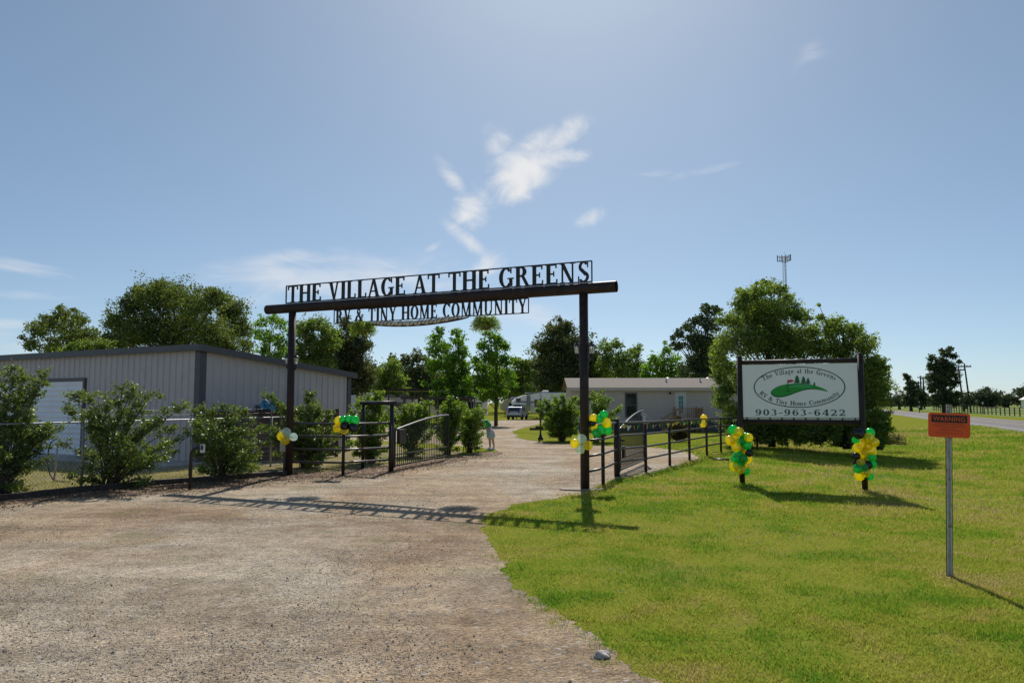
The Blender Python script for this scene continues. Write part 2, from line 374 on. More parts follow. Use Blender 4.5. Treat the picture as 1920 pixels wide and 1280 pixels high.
def smooth_poly(P, it=2):
    for _ in range(it):
        Q = []
        for i in range(len(P)):
            a = P[i]; b = P[(i+1) % len(P)]; Q += [a*.75+b*.25, a*.25+b*.75]
        P = Q
    return P
def sheet(name, poly, z, m, parent=None):
    bm = bmesh.new(); vs_ = [bm.verts.new((p[0], p[1], z)) for p in poly]; bm.faces.new(vs_)
    bmesh.ops.triangulate(bm, faces=bm.faces[:]); bmesh.ops.recalc_face_normals(bm, faces=bm.faces[:])
    if bm.faces[0].normal.z < 0: bmesh.ops.reverse_faces(bm, faces=bm.faces[:])
    me = bpy.data.meshes.new(name); bm.to_mesh(me); bm.free(); me.materials.append(m)
    o = bpy.data.objects.new(name, me); COL.objects.link(o)
    if parent: o.parent = parent
    return tag(o, kind='structure') if parent is None else o
def gz(x, y):
    """ground height: flat by the drive, a shallow swale in front of the road"""
    s = (13.8+.404*y-x)*.927
    return -.32*math.exp(-((s-9.5)/5.0)**2)*min(1, max(0, (y-6)/10))*min(1, max(0, (x-7)/5))*(1 if s > -2 else 0)
def ground_mat():
    m, t = new_mat('mown_grass_ground'); o = nn(t, 'ShaderNodeOutputMaterial'); p = nn(t, 'ShaderNodeBsdfPrincipled')
    big = noise(t, .16, 5, .6); mid = noise(t, .9, 6, .65, dist=.4); fine = noise(t, 22, 6, .7); vf = noise(t, 90, 3, .7)
    c = ramp(t, big, [(.30, (.18,.22,.022)), (.5, (.23,.235,.03)), (.68, (.15,.215,.016))])
    c2 = ramp(t, mid, [(.30, (.24,.19,.08)), (.46, (.20,.21,.04)), (.7, (.12,.19,.018))])
    c = mixc(t, .55, c, c2)
    c = mixc(t, .65, c, ramp(t, fine, [(.28, (.42,.42,.42)), (.5, (1,1,1)), (.75, (1.5,1.5,1.35))]), 'MULTIPLY')
    c = mixc(t, .35, c, ramp(t, vf, [(.3, (.5,.5,.5)), (.7, (1.5,1.5,1.5))]), 'MULTIPLY')
    t.links.new(c, p.inputs['Base Color']); p.inputs['Roughness'].default_value = 1; p.inputs['Specular IOR Level'].default_value = 0
    b = nn(t, 'ShaderNodeBump'); b.inputs['Strength'].default_value = .7; b.inputs['Distance'].default_value = .03; t.links.new(noise(t, 30, 6, .7), b.inputs['Height'])
    t.links.new(b.outputs[0], p.inputs['Normal']); t.links.new(p.outputs[0], o.inputs[0]); return m
def gravel_mat():
    m, t = new_mat('crushed_gravel'); o = nn(t, 'ShaderNodeOutputMaterial'); p = nn(t, 'ShaderNodeBsdfPrincipled')
    big = noise(t, .30, 6, .62, stretch=(1, .6, 1, .5), dist=.6); streak = noise(t, 1.0, 7, .65, stretch=(.28, 1.5, 1, .32), dist=.3); mid = noise(t, 4.5, 7, .7); fine = noise(t, 75, 4, .75); gr = noise(t, 24, 6, .8)
    patch = noise(t, .75, 8, .7, dist=.8); tr_ = noise(t, .55, 3, .5, stretch=(.16, 2.4, 1, -.12), dist=.25)
    c = ramp(t, big, [(.36, (.315,.225,.145)), (.46, (.38,.29,.195)), (.54, (.39,.32,.235)), (.64, (.435,.38,.30))])
    c = mixc(t, .75, c, ramp(t, patch, [(.38, (.72,.67,.63)), (.47, (.94,.92,.89)), (.53, (1.04,1.04,1.04)), (.62, (1.24,1.24,1.24))]), 'MULTIPLY')
    c = mixc(t, .8, c, ramp(t, streak, [(.36, (.78,.76,.74)), (.5, (1.03,1.03,1.03)), (.64, (1.18,1.15,1.1))]), 'MULTIPLY')
    c = mixc(t, .7, c, ramp(t, tr_, [(.36, (.84,.82,.81)), (.5, (1,1,1)), (.62, (1.12,1.10,1.08))]), 'MULTIPLY')
    c = mixc(t, .7, c, ramp(t, mid, [(.34, (.60,.60,.60)), (.5, (1,1,1)), (.68, (1.2,1.2,1.2))]), 'MULTIPLY')
    c = mixc(t, .7, c, ramp(t, gr, [(.36, (.30,.30,.32)), (.45, (.92,.92,.92)), (.7, (1.3,1.28,1.26))]), 'MULTIPLY')
    c = mixc(t, .8, c, ramp(t, fine, [(.3, (.50,.50,.51)), (.55, (1.05,1.05,1.05)), (.75, (1.55,1.55,1.55))]), 'MULTIPLY')
    def cells(scale):
        v = nn(t, 'ShaderNodeTexVoronoi'); v.inputs['Scale'].default_value = scale; v.inputs['Randomness'].default_value = 1
        t.links.new(nn(t, 'ShaderNodeTexCoord').outputs['Object'], v.inputs['Vector']); return v
    v1 = cells(42); v2 = cells(17)
    g1 = nn(t, 'ShaderNodeSeparateColor'); t.links.new(v1.outputs['Color'], g1.inputs[0]); g2 = nn(t, 'ShaderNodeSeparateColor'); t.links.new(v2.outputs['Color'], g2.inputs[0])
    c = mixc(t, .55, c, ramp(t, g1.outputs[0], [(0, (.45,.45,.46)), (.25, (.8,.79,.78)), (.6, (1.02,1.02,1.02)), (1, (1.5,1.47,1.44))]), 'MULTIPLY')
    big_on = mth(t, 'MULTIPLY', mth(t, 'GREATER_THAN', g2.outputs[1], .80), mth(t, 'LESS_THAN', v2.outputs['Distance'], .42))
    c = mixc(t, mth(t, 'MULTIPLY', big_on, .75), c, ramp(t, g2.outputs[0], [(0, (.10,.09,.085)), (.5, (.26,.23,.20)), (1, (.50,.47,.43))]))
    # thin weeds grown into the stones
    wd = mth(t, 'MULTIPLY', mth(t, 'SUBTRACT', noise(t, .8, 4, .6), .56, clamp=True), 4.0, clamp=True)
    wd = mth(t, 'MULTIPLY', wd, noise(t, 30, 3, .6)); c = mixc(t, wd, c, (.16,.19,.06))
    t.links.new(c, p.inputs['Base Color']); p.inputs['Roughness'].default_value = .92; p.inputs['Specular IOR Level'].default_value = .15
    b = nn(t, 'ShaderNodeBump'); b.inputs['Strength'].default_value = .75; b.inputs['Distance'].default_value = .022
    t.links.new(mth(t, 'SUBTRACT', mth(t, 'ADD', gr, mth(t, 'MULTIPLY', fine, .5)), mth(t, 'MULTIPLY', v1.outputs['Distance'], .8)), b.inputs['Height'])
    t.links.new(b.outputs[0], p.inputs['Normal']); t.links.new(p.outputs[0], o.inputs[0]); return m
def dirt_mat(name, a, b_, c_, sc=1.5):
    m, t = new_mat(name); o = nn(t, 'ShaderNodeOutputMaterial'); p = nn(t, 'ShaderNodeBsdfPrincipled')
    c = ramp(t, noise(t, sc, 8, .7), [(.32, a), (.5, b_), (.68, c_)])
    c = mixc(t, .8, c, ramp(t, noise(t, 35, 5, .75), [(.3, (.5,.5,.5)), (.7, (1.4,1.4,1.4))]), 'MULTIPLY')
    t.links.new(c, p.inputs['Base Color']); p.inputs['Roughness'].default_value = .95; p.inputs['Specular IOR Level'].default_value = .1
    b = nn(t, 'ShaderNodeBump'); b.inputs['Strength'].default_value = .6; b.inputs['Distance'].default_value = .03; t.links.new(noise(t, 30, 5, .7), b.inputs['Height'])
    t.links.new(b.outputs[0], p.inputs['Normal']); t.links.new(p.outputs[0], o.inputs[0]); return m
M['ground'] = ground_mat(); M['gravel'] = gravel_mat()
M['verge'] = dirt_mat('leaf_litter', (.10,.062,.045), (.19,.13,.095), (.27,.20,.15), 2.5)
M['yard'] = dirt_mat('dry_yard', (.17,.14,.06), (.24,.20,.10), (.28,.24,.17), .8)
M['baredirt'] = dirt_mat('bare_soil', (.15,.10,.065), (.23,.165,.11), (.20,.18,.06), 3)
M['gravelpad'] = dirt_mat('grey_gravel_pad', (.20,.18,.165), (.27,.245,.225), (.33,.30,.28), 1.5)
# ground sheet: dense near, wide far
xs = sorted(set([-3000,-1500,-700,-300,-150,-80,-50,-30,-20] + [i*1.5 for i in range(-8, 60)] + [95,105,120,140,170,220,300,450,700,1500,3000]))
ys = sorted(set([-60,-20,-5] + [i*1.5 for i in range(0, 80)] + [124,130,140,155,175,200,240,300,400,600,900,1500,2500,4000]))
gv_ = [(x, y, gz(x, y)) for y in ys for x in xs]; nx = len(xs)
gf = [(j*nx+i, j*nx+i+1, (j+1)*nx+i+1, (j+1)*nx+i) for j in range(len(ys)-1) for i in range(nx-1)]
gm = MB(); gm.add(gv_, gf, True); tag(gm.build('ground', M['ground']), kind='structure')
drive_r = roughen(smooth_poly(drive_poly, 3), .06, .06, seed=3)
sheet('gravel_drive', drive_r, .004, M['gravel'])
CURB_PX = [(-420,1010),(-200,965),(0,938),(150,922),(300,908),(420,899),(540,890)]
verge = [G(*p).xy for p in [(-420,1090),(-300,995),(0,955),(150,938),(357,927),(540,906),(640,902),(735,893),(850,872),(950,852),(948,846),(900,848),(850,856),(740,872),(640,880),(555,886)]] + [G(*p).xy for p in reversed(CURB_PX)]
sheet('dirt_verge', roughen(verge, .2, .04, seed=7), .0025, M['verge'])
yard = [G(*p).xy for p in CURB_PX]+[G(*p).xy for p in [(640,882),(735,874),(850,858),(870,846),(700,830),(560,826)]]+[Vector((-12,34)), Vector((-40,42)), Vector((-40,16))]
sheet('dry_yard', yard, .0012, M['yard'])
pad = [G(*p).xy for p in [(-500,900),(-100,885),(60,878),(240,884),(420,880),(520,872),(540,862),(440,862)]]+[Vector((-10,24)),Vector((-22,30)),Vector((-40,36))]
sheet('gravel_yard', roughen(pad, .3, .06, seed=9), .002, M['gravelpad'])
for i, pp in enumerate([[(958,809),(975,807),(1040,808),(1100,809),(1130,812),(1100,813.5),(1000,813),(970,812)], ]):
    pass
# bare soil patches on the lawn
SOIL = []
for i, (cx, cy, rx, ry) in enumerate([(1500,873,70,4),(1440,853,80,3),(1715,838,60,3),(1870,826,36,3),(1740,1105,30,5),(1545,985,60,4),(1700,1195,80,8),(1330,1210,30,5),(1500,1120,50,4),(1640,1060,70,5),(1850,1010,60,5)]):
    c = G(cx, cy); ax = (G(cx+rx, cy)-c).length; ay = abs(G(cx, cy-ry).y-c.y); SOIL.append((c, ax, ay))
    rs = np.random.RandomState(40+i); pts = []
    for k in range(60):
        a = 2*PI*k/60; q = .72*(1+.28*math.sin(3*a+i)+.16*math.sin(7*a+2*i)+rs.normal(0, .12)); pts.append((c.x+ax*q*math.cos(a), c.y+ay*q*math.sin(a)))
    zz = max(gz(*p) for p in pts)
    # (the thin patches show as gaps between the blades)
# road
def road_pt(s, off):  # s along, off to the right of the near edge
    d = Vector((.375, .927)); d.normalize(); nrm = Vector((d.y, -d.x)); p = Vector((34.0, 50.0))+d*s+nrm*off; return p
M['asphalt'] = mat('grey_asphalt', (.135,.125,.123), .9, vary=.15, nscale=1.2, stretch=(1,.15,1), bump=.3)
M['paint'] = mat('road_paint', (.62,.62,.58), .7, vary=.2, nscale=4); M['ypaint'] = mat('yellow_road_paint', (.55,.38,.06), .7, vary=.2, nscale=4)
def strip(o0, o1, z, s0=-70, s1=900, n=60):
    b = MB(); P = []
    for i in range(n+1):
        s = s0+(s1-s0)*i/n
        for o_ in (o0, o1): p = road_pt(s, o_); P.append((p.x, p.y, z))
    b.add(P, [(2*i, 2*i+1, 2*i+3, 2*i+2) for i in range(n)]); return b
rb = MB(); P = []
for i in range(61):
    s = -70+970*i/60
    for o_, z in ((-1.6,-.12),(-.02,.05),(7.02,.05),(8.6,-.12)): p = road_pt(s, o_); P.append((p.x, p.y, z))
rb.add(P, [(4*i+k, 4*i+k+1, 4*i+k+5, 4*i+k+4) for i in range(60) for k in range(3)])
rd = rb.build('road', M['asphalt']); tag(rd, kind='structure')
strip(.25, .37, .058).build('edge_line', M['paint'], rd); strip(6.6, 6.72, .058).build('edge_line', M['paint'], rd)
strip(3.38, 3.48, .058).build('centre_line', M['ypaint'], rd); strip(3.6, 3.7, .058).build('centre_line', M['ypaint'], rd)
# far field, a brighter strip of pasture beyond the road
def field(name, pts, z, m): sheet(name, pts, z, m)
M['pasture'] = dirt_mat('pasture_grass', (.12,.19,.03), (.17,.23,.045), (.22,.23,.08), .02)
fp = [road_pt(-60, 12), road_pt(800, 12), Vector((1500, 1200)), Vector((1500, 0))]
sheet('pasture', fp, .012, M['pasture'])
# ------------------------------------------------------------------ grass blades and gravel stones
dp = np.array([(p[0], p[1]) for p in drive_r])
def inside(poly, x, y):
    r = np.zeros(len(x), bool); n = len(poly); j = n-1
    for i in range(n):
        xi, yi = poly[i]; xj, yj = poly[j]
        if yi != yj:
            c = ((yi > y) != (yj > y)) & (x < (xj-xi)*(y-yi)/(yj-yi)+xi); r ^= c
        j = i
    return r
gzv = np.vectorize(gz)
EX, EY = np.arange(-4, 14, .05), np.arange(2.5, 32, .05)
_gx, _gy = np.meshgrid(EX, EY); _in = inside(dp, _gx.ravel(), _gy.ravel()).reshape(_gx.shape).astype(float)
def _blur(a, r, ax):
    pad = [(0, 0), (0, 0)]; pad[ax] = (r+1, r); c = np.cumsum(np.pad(a, pad, mode='edge'), axis=ax); n_ = a.shape[ax]
    return (np.take(c, np.arange(2*r+1, 2*r+1+n_), axis=ax)-np.take(c, np.arange(0, n_), axis=ax))/(2*r+1)
for _ in range(2): _in = _blur(_blur(_in, 5, 0), 5, 1)
def edge_mask(x, y):
    """share of gravel within about 0.3 m: 0 on the lawn, 1 on the drive"""
    i = ((x+4)/.05).astype(int); j = ((y-2.5)/.05).astype(int); ok = (i >= 0) & (i < len(EX)) & (j >= 0) & (j < len(EY)); r = np.zeros(len(x)); r[ok] = _in[j[ok], i[ok]]; return r
def make_grass(n, seed):
    rs = np.random.RandomState(seed)
    # density falls off as 1/D^2 beyond 7 m
    u = rs.rand(n); D0, D1 = 3.6, 62.0
    Y = np.where(rs.rand(n) < .16, rs.uniform(3.6, 7.5, n), 6.0*(D1/6.0)**u)
    X = rs.uniform(-.36, .78, n)*Y + rs.normal(0, .3, n)
    dn = vnoise(X, Y, .9, 5)*.6+vnoise(X, Y, 3.5, 6)*.4
    cx_ = (vnoise(X, Y, 5, 90)-.5)*.55*(vnoise(X, Y, .7, 92)+.1); cy_ = (vnoise(X, Y, 5, 91)-.5)*.55*(vnoise(X, Y, .7, 92)+.1); jm = np.where(rs.rand(n) < .35, .24, .06)*np.maximum(1, Y/12)*(.3+1.4*vnoise(X, Y, 2.2, 44)); J = rs.normal(0, 1, n)*jm+cx_; J2 = rs.normal(0, 1, n)*jm+cy_
    keep = (~inside(dp, X+J, Y+J2) | ((edge_mask(X, Y) > .02) & (edge_mask(X, Y) < .97))) & (X < 13.5+.404*Y) & (rs.rand(n) < np.clip(2.6*dn-.45, .12, 1)) & ~((X < -.5) & (Y > 15)) & ~((Y > 20) & (X < 2.4+.5*(Y-20)-2.5)) 
    for (c_, ax, ay) in SOIL: keep &= (((X-c_[0])/ax)**2+((Y-c_[1])/ay)**2 > .4+.9*vnoise(X, Y, 4, 88)) | (rs.rand(len(X)) < .5)
    X, Y, dn = X[keep], Y[keep], dn[keep]; n = len(X)
    m_ = edge_mask(X, Y)+(vnoise(X, Y, 6, 93)-.5)*.5+(vnoise(X, Y, 1.3, 94)-.5)*.25
    p_ = np.clip((.95-m_)/.62, 0, 1); m0 = edge_mask(X, Y); p_[m0 < .02] = 1; kk = rs.rand(len(X)) < p_**1.6; X, Y, dn, p_ = X[kk], Y[kk], dn[kk], p_[kk]; n = len(X)
    s = np.maximum(1, Y/9)
    tall = .75+.9*np.clip(vnoise(X, Y, 2.6, 9)-.5, 0, 1)+.9*np.clip(vnoise(X, Y, 9, 10)-.55, 0, 1)
    h = rs.uniform(.018, .050, n)*s**.75*tall*(.45+.55*p_); w = rs.uniform(.0022, .0042, n)*s**.95*1.25
    a = rs.rand(n)*2*PI; la = rs.rand(n)*2*PI; ln = rs.rand(n)**.7*1.1*h
    z0 = gzv(X, Y)-.002
    V_ = np.zeros((n, 3, 3)); dx = np.cos(a)*w; dy = np.sin(a)*w
    V_[:,0] = np.stack([X-dx, Y-dy, z0], 1); V_[:,1] = np.stack([X+dx, Y+dy, z0], 1)
    V_[:,2] = np.stack([X+np.cos(la)*ln, Y+np.sin(la)*ln, z0+h], 1)
    var = np.clip(.52+1.15*(vnoise(X, Y, .38, 11)-.5)+1.0*(vnoise(X, Y, 1.5, 12)-.5)+.7*(vnoise(X, Y, 5, 13)-.5)-.06*np.clip((X-4)/4, 0, 1)+.06 + rs.normal(0, .15, n), 0, 1)
    return V_.reshape(-1, 3), var
M['blades'] = leaf_mat('grass_blades', (.20,.175,.055), (.105,.175,.016), .45, gloss=.03, nscale=.25)
def blade_mat():
    m, t = new_mat('grass_blades'); o = nn(t, 'ShaderNodeOutputMaterial')
    at = nn(t, 'ShaderNodeAttribute', attribute_name='var')
    c = ramp(t, at.outputs['Fac'], [(.0, (.47,.37,.15)), (.25, (.45,.43,.09)), (.48, (.37,.385,.055)), (.8, (.235,.36,.035)), (1.0, (.16,.30,.028))])
    d = nn(t, 'ShaderNodeBsdfDiffuse'); tr = nn(t, 'ShaderNodeBsdfTranslucent'); t.links.new(c, d.inputs[0]); t.links.new(c, tr.inputs[0])
    m1 = nn(t, 'ShaderNodeMixShader'); m1.inputs[0].default_value = .5; t.links.new(d.outputs[0], m1.inputs[1]); t.links.new(tr.outputs[0], m1.inputs[2])
    t.links.new(m1.outputs[0], o.inputs[0]); return m
M['blades'] = blade_mat()
gvts, gvar = make_grass(760000, 21)
fl_rs = np.random.RandomState(6); fX = fl_rs.uniform(.5, 11, 900); fY = fl_rs.uniform(5.2, 22, 900); fk = (~inside(dp, fX, fY)) & (vnoise(fX, fY, .5, 71) > .45) & (fX < .75*fY); fX, fY = fX[fk], fY[fk]
def small_flowers():
    C = np.stack([fX, fY, gzv(fX, fY)+.035], 1); q = np.zeros((len(C), 4, 3)); s_ = .007*np.maximum(1, fY/9)
    for i, (a, b) in enumerate(((-1,-1),(1,-1),(1,1),(-1,1))): q[:,i] = C+np.stack([a*s_, b*s_*.5, b*s_*.6], 1)
    tag(np_mesh('clover_flowers', q.reshape(-1, 3), 4, mat('clover_white', (.7,.7,.5), .8), var=None), kind='stuff')
tag(np_mesh('grass', gvts, 3, M['blades'], var=gvar), kind='stuff')
small_flowers()
def make_weeds(n, seed):
    """fallen leaves, straw and thin weeds on the verge and along the stones' edge"""
    rs = np.random.RandomState(seed); vp = np.array([(p[0], p[1]) for p in yard])
    Y = 13*(30/13)**rs.rand(n); X = rs.uniform(-.8, -.02, n)*Y
    k = inside(vp, X, Y) & (vnoise(X, Y, .8, 3) > .36); X, Y = X[k], Y[k]; n = len(X)
    h = rs.uniform(.02, .08, n); w = rs.uniform(.004, .008, n); a = rs.rand(n)*2*PI; la = rs.rand(n)*2*PI; ln = h*rs.rand(n)
    V_ = np.zeros((n, 3, 3)); dx = np.cos(a)*w; dy = np.sin(a)*w
    V_[:,0] = np.stack([X-dx, Y-dy, 0*X], 1); V_[:,1] = np.stack([X+dx, Y+dy, 0*X], 1); V_[:,2] = np.stack([X+np.cos(la)*ln, Y+np.sin(la)*ln, h], 1)
    return V_.reshape(-1, 3), np.clip(rs.normal(.32, .16, n), 0, 1)
wv, wvar = make_weeds(60000, 4); tag(np_mesh('dry_grass', wv, 3, M['blades'], var=wvar), kind='stuff')
def make_stones(n, seed):
    rs = np.random.RandomState(seed); u = rs.rand(n); D0, D1 = 4.0, 24.0
    Y = D0*(D1/D0)**u; X = rs.uniform(-.75, .30, n)*Y
    dn = vnoise(X, Y, .55, 15)*.6+vnoise(X, Y, 2.1, 16)*.4
    k = inside(dp, X+rs.normal(0, .16, n), Y+rs.normal(0, .16, n)) & (rs.rand(n) < np.clip((dn-.35)*2.6, .05, 1)); X, Y = X[k], Y[k]; n = len(X)
    r = np.clip(np.exp(rs.normal(math.log(.0038), .42, n)), .0022, .018)*np.maximum(1, Y/9)**.45
    base = np.array([(1,0,0),(-1,0,0),(0,1,0),(0,-1,0),(0,0,1),(0,0,-1)], float); F = np.array([(0,2,4),(2,1,4),(1,3,4),(3,0,4),(2,0,5),(1,2,5),(3,1,5),(0,3,5)])
    Vv = base[None]*rs.uniform(.6, 1.25, (n, 6, 1)); Vv[:,:,2] *= .65
    a = rs.rand(n)*2*PI; c, s = np.cos(a)[:,None], np.sin(a)[:,None]
    x = Vv[:,:,0]*c-Vv[:,:,1]*s; y = Vv[:,:,0]*s+Vv[:,:,1]*c
    Pp = np.stack([x*r[:,None]+X[:,None], y*r[:,None]+Y[:,None], Vv[:,:,2]*r[:,None]+.004+r[:,None]*.3], 2)
    T = Pp[:, F.ravel()].reshape(-1, 3); return T, np.repeat(np.clip(rs.rand(n), 0, 1), 8)
def stone_mat():
    m, t = new_mat('loose_gravel'); o = nn(t, 'ShaderNodeOutputMaterial'); p = nn(t, 'ShaderNodeBsdfPrincipled')
    at = nn(t, 'ShaderNodeAttribute', attribute_name='var')
    t.links.new(ramp(t, at.outputs['Fac'], [(0, (.15,.12,.10)), (.4, (.30,.24,.19)), (.85, (.42,.35,.28)), (1, (.55,.50,.43))]), p.inputs['Base Color'])
    p.inputs['Roughness'].default_value = .9; t.links.new(p.outputs[0], o.inputs[0]); return m
M['stones'] = stone_mat()
sv, svar = make_stones(170000, 31); tag(np_mesh('gravel_stones', sv, 3, M['stones'], var=svar), kind='stuff')
def litter():
    rs = np.random.RandomState(12); vp = np.array([(p[0], p[1]) for p in verge]); n = 60000; Y = rs.uniform(13, 28, n); X = rs.uniform(-.8, -.0, n)*Y
    k = inside(vp, X+rs.normal(0, .25, n), Y+rs.normal(0, .25, n)) & (rs.rand(n) < .6); X, Y = X[k], Y[k]; n = len(X)
    C = np.stack([X, Y, rs.uniform(.006, .022, n)], 1); u = rs.normal(size=(n, 3))*np.array([1, 1, .35]); u /= np.linalg.norm(u, axis=1)[:,None]; w = np.cross(u, rs.normal(size=(n, 3))*.3+np.array([0, 0, 1])); w /= np.linalg.norm(w, axis=1)[:,None]
    s_ = rs.uniform(.018, .04, n)[:,None]; q = np.stack([C-u*s_, C+w*s_*.5, C+u*s_, C-w*s_*.5], 1); q[:,:,2] = np.maximum(q[:,:,2], .004)
    tag(np_mesh('leaf_litter', q.reshape(-1, 3), 4, M['litter'], var=rs.rand(n)), kind='stuff')
M['litter'] = leaf_mat('fallen_leaves', (.10,.055,.03), (.30,.19,.11), .15)
litter()
# ------------------------------------------------------------------ foliage
def leaf_quads(C, size, rs, aspect=.6, droop=0.0):
    n = len(C); 
    u = rs.normal(size=(n, 3)); u[:,2] = u[:,2]*.6-droop; u /= np.linalg.norm(u, axis=1)[:,None]
    w = rs.normal(size=(n, 3)); w -= (w*u).sum(1)[:,None]*u; w /= np.linalg.norm(w, axis=1)[:,None]
    s = size*rs.uniform(.6, 1.35, n)[:,None]
    V_ = np.zeros((n, 4, 3)); V_[:,0] = C-u*s*.5; V_[:,1] = C+w*s*aspect*.5-u*s*.05; V_[:,2] = C+u*s*.5; V_[:,3] = C-w*s*aspect*.5-u*s*.05
    return V_.reshape(-1, 3)
def crown_points(lobes, rs, leaf, k=1.0, tight=.155, flat=.75):
    """lobes: (centre, radius). Leaf centres in clumps over each lobe's outer shell, some inside"""
    out = []; vv = []
    for (c, r) in lobes:
        n = int(k*4*PI*(r/leaf)**2*2.0); nc = max(18, int(52*min(2.0, (r/(leaf*9))**1.2)))
        d = rs.normal(size=(nc, 3)); d /= np.linalg.norm(d, axis=1)[:,None]; q = rs.uniform(.45, 1.0, nc)[:,None]; q[rs.rand(nc) < .10] = 1.18
        q[rs.rand(nc) < .30] *= .6
        cc = np.array(c)[None]+d*q*r*np.array([1, 1, .92]); w = rs.rand(nc)**1.1+.12; w /= w.sum()
        idx = rs.choice(nc, n, p=w); cs = rs.uniform(.6, 1.5, nc)[:,None]
        P = cc[idx]+rs.normal(size=(n, 3))*r*tight*cs[idx]*np.array([1, 1, flat]); cv = rs.rand(nc)
        out.append(P); vv.append(np.clip(cv[idx]*.6+rs.rand(n)*.45, 0, 1))
    return np.concatenate(out), np.concatenate(vv)
TREE_N = 0
def tree(name, label, cat, Y, base_px, lobes_px, m, trunk_r=.2, kind='broad', group=None, k=1.0, leafpx=3.3, trunk_mat='bark', aspect=.6, zbase=0.0, depth=.9, grow=1.1):
    global TREE_N; TREE_N += 1
    rs = np.random.RandomState(100+TREE_N); bx = V(base_px, 756, Y).x
    t = thing(name, label, cat, (bx, Y, zbase), 0, group); O = np.array([bx, Y, zbase])
    L = []; spread = max(abs(px-base_px) for px, py, r in lobes_px)*Y/FPX
    for (px, py, r) in lobes_px:
        for rep in range(3):
            off = float(rs.uniform(-.55, .55))*spread*depth if rep == 0 else float(rs.uniform(-.9, .9))*spread*depth*.8
            y = Y+off; p = V(px, py, y); R = r*y/FPX
            if rep >= 1: R *= .85
            L.append((np.array(p)-O, R*grow))
    leaf = leafpx*Y/FPX; P, var = crown_points(L, rs, leaf, k*.62)
    if kind == 'pine': P[:,2] += 0
    P = P[P[:,2] > .05*leaf-zbase*0] if True else P
    var = var[:len(P)]
    q = leaf_quads(P, leaf*1.1, rs, .75)
    np_mesh('crown', q, 4, m, t, var)
    b = MB(); zs = [p[2] for p, r in L]; top = max(zs)*.82; low = max(.3, min(top*.3, min(zs)+.2))
    wob = [Vector((float(rs.normal(0, .06))*top*.3*i/6, float(rs.normal(0, .06))*top*.3*i/6, top*i/6)) for i in range(7)]
    wob[0] = Vector((0, 0, -.05)); b.tube(wob, [trunk_r*(1-.85*i/6)+.01 for i in range(7)], 8)
    for (c, r) in L[::3]:
        f = min(.9, max(.15, (c[2]*.55)/max(top, .1))); i = f*6; i0 = int(i); s = wob[i0].lerp(wob[min(6, i0+1)], i-i0); e = Vector(c)
        mid = s.lerp(e, .5)+Vector((float(rs.normal(0, .1)), float(rs.normal(0, .1)), .12))*r
        b.tube([s, mid, e], [trunk_r*.30*(1-f*.6), trunk_r*.16, trunk_r*.05], 6)
        for _ in range(4):
            dd = Vector(rs.normal(size=3)); dd.normalize(); b.tube([e, e+dd*r*.85], [trunk_r*.07, .01], 4)
    b.build('trunk', M[trunk_mat], t)
    return t
def shrub(label, Y, base, tips, m, leaf=.055, group='crape myrtles planted along the fences', n_auto=26, k=1.0, name='crape_myrtle_shrub', cat='shrub', stemr=.016, dens=60, spread=.11):
    global TREE_N; TREE_N += 1
    rs = np.random.RandomState(300+TREE_N); Bp = V(base[0], base[1], Y); Bp.z = 0
    t = thing(name, label, cat, Bp, 0, group); O = Vector(Bp)
    T = []
    W_ = (max(p[0] for p in tips)-min(p[0] for p in tips))*Y/FPX/2
    for tp in tips:
        T.append(V(tp[0], tp[1], Y+float(rs.uniform(-.25, .25))*W_)-O)
    for i in range(n_auto):
        a, b_ = rs.choice(len(tips), 2, replace=False); f = rs.rand(); p = T[a].lerp(T[b_], f)
        p = Vector((p.x*rs.uniform(.5, .98), rs.uniform(-.95, .95)*W_, p.z*rs.uniform(.45, 1.0))); T.append(p)
    b = MB(); C = []; var = []
    for i, e in enumerate(T):
        e = Vector(e); e.z = max(e.z, .06); s = Vector((float(rs.normal(0, .07)), float(rs.normal(0, .07)), 0)); h = e.z
        c1 = s.lerp(e, .35)+Vector((-(e.x)*.12, 0, h*.18+.05)); c2 = s.lerp(e, .72)+Vector((0, 0, h*.10+.04))
        pts = []
        for j in range(9):
            u = j/8; p = s*(1-u)**3+c1*3*u*(1-u)**2+c2*3*u*u*(1-u)+e*u**3; pts.append(p)
        r0 = stemr*(1.3 if i < len(tips) else .9); b.tube(pts, [r0*(1-.8*j/8) for j in range(9)], 5)
        L = (e-s).length; nb = int(5+6*L); tone = rs.rand()
        for j in range(nb):   # side twigs bearing leaves
            u = rs.uniform(.3, 1.0)**.8; idx = u*8; i0 = min(7, int(idx)); p = pts[i0].lerp(pts[i0+1], idx-i0)
            d = Vector(rs.normal(size=3)); d.z = abs(d.z)*.6-.1; d.normalize(); ln = float(rs.uniform(.5, 1.6))*spread*(1.4-.5*u)*(L**.5)
            q = p+d*ln; b.tube([p, q], [r0*.22, .002], 3, cap=False)
            nl = int(dens*k*ln/.2*.45*rs.uniform(.5, 1.4))+3
            f = rs.uniform(.1, 1.15, nl)[:,None]; C.append(np.array(p)[None]*(1-f)+np.array(q)[None]*f+rs.normal(size=(nl, 3))*leaf*.62); var.append(np.clip(tone*.35+rs.rand()*.3+rs.rand(nl)*.4, 0, 1))
        nl = int(14*k); f = rs.uniform(.85, 1.03, nl); C.append(np.array([pts[-1]+(pts[-1]-pts[-2])*(x-1)*4 for x in f])+rs.normal(size=(nl, 3))*leaf*.6); var.append(np.clip(.5+rs.rand(nl)*.5, 0, 1))
    C = np.concatenate(C); var = np.concatenate(var); kz = C[:,2] > .04; C = C[kz]; var = var[kz]
    np_mesh('foliage', leaf_quads(C, leaf, rs, .6), 4, m, t, var); b.build('stems', M['stem'], t)
    return t
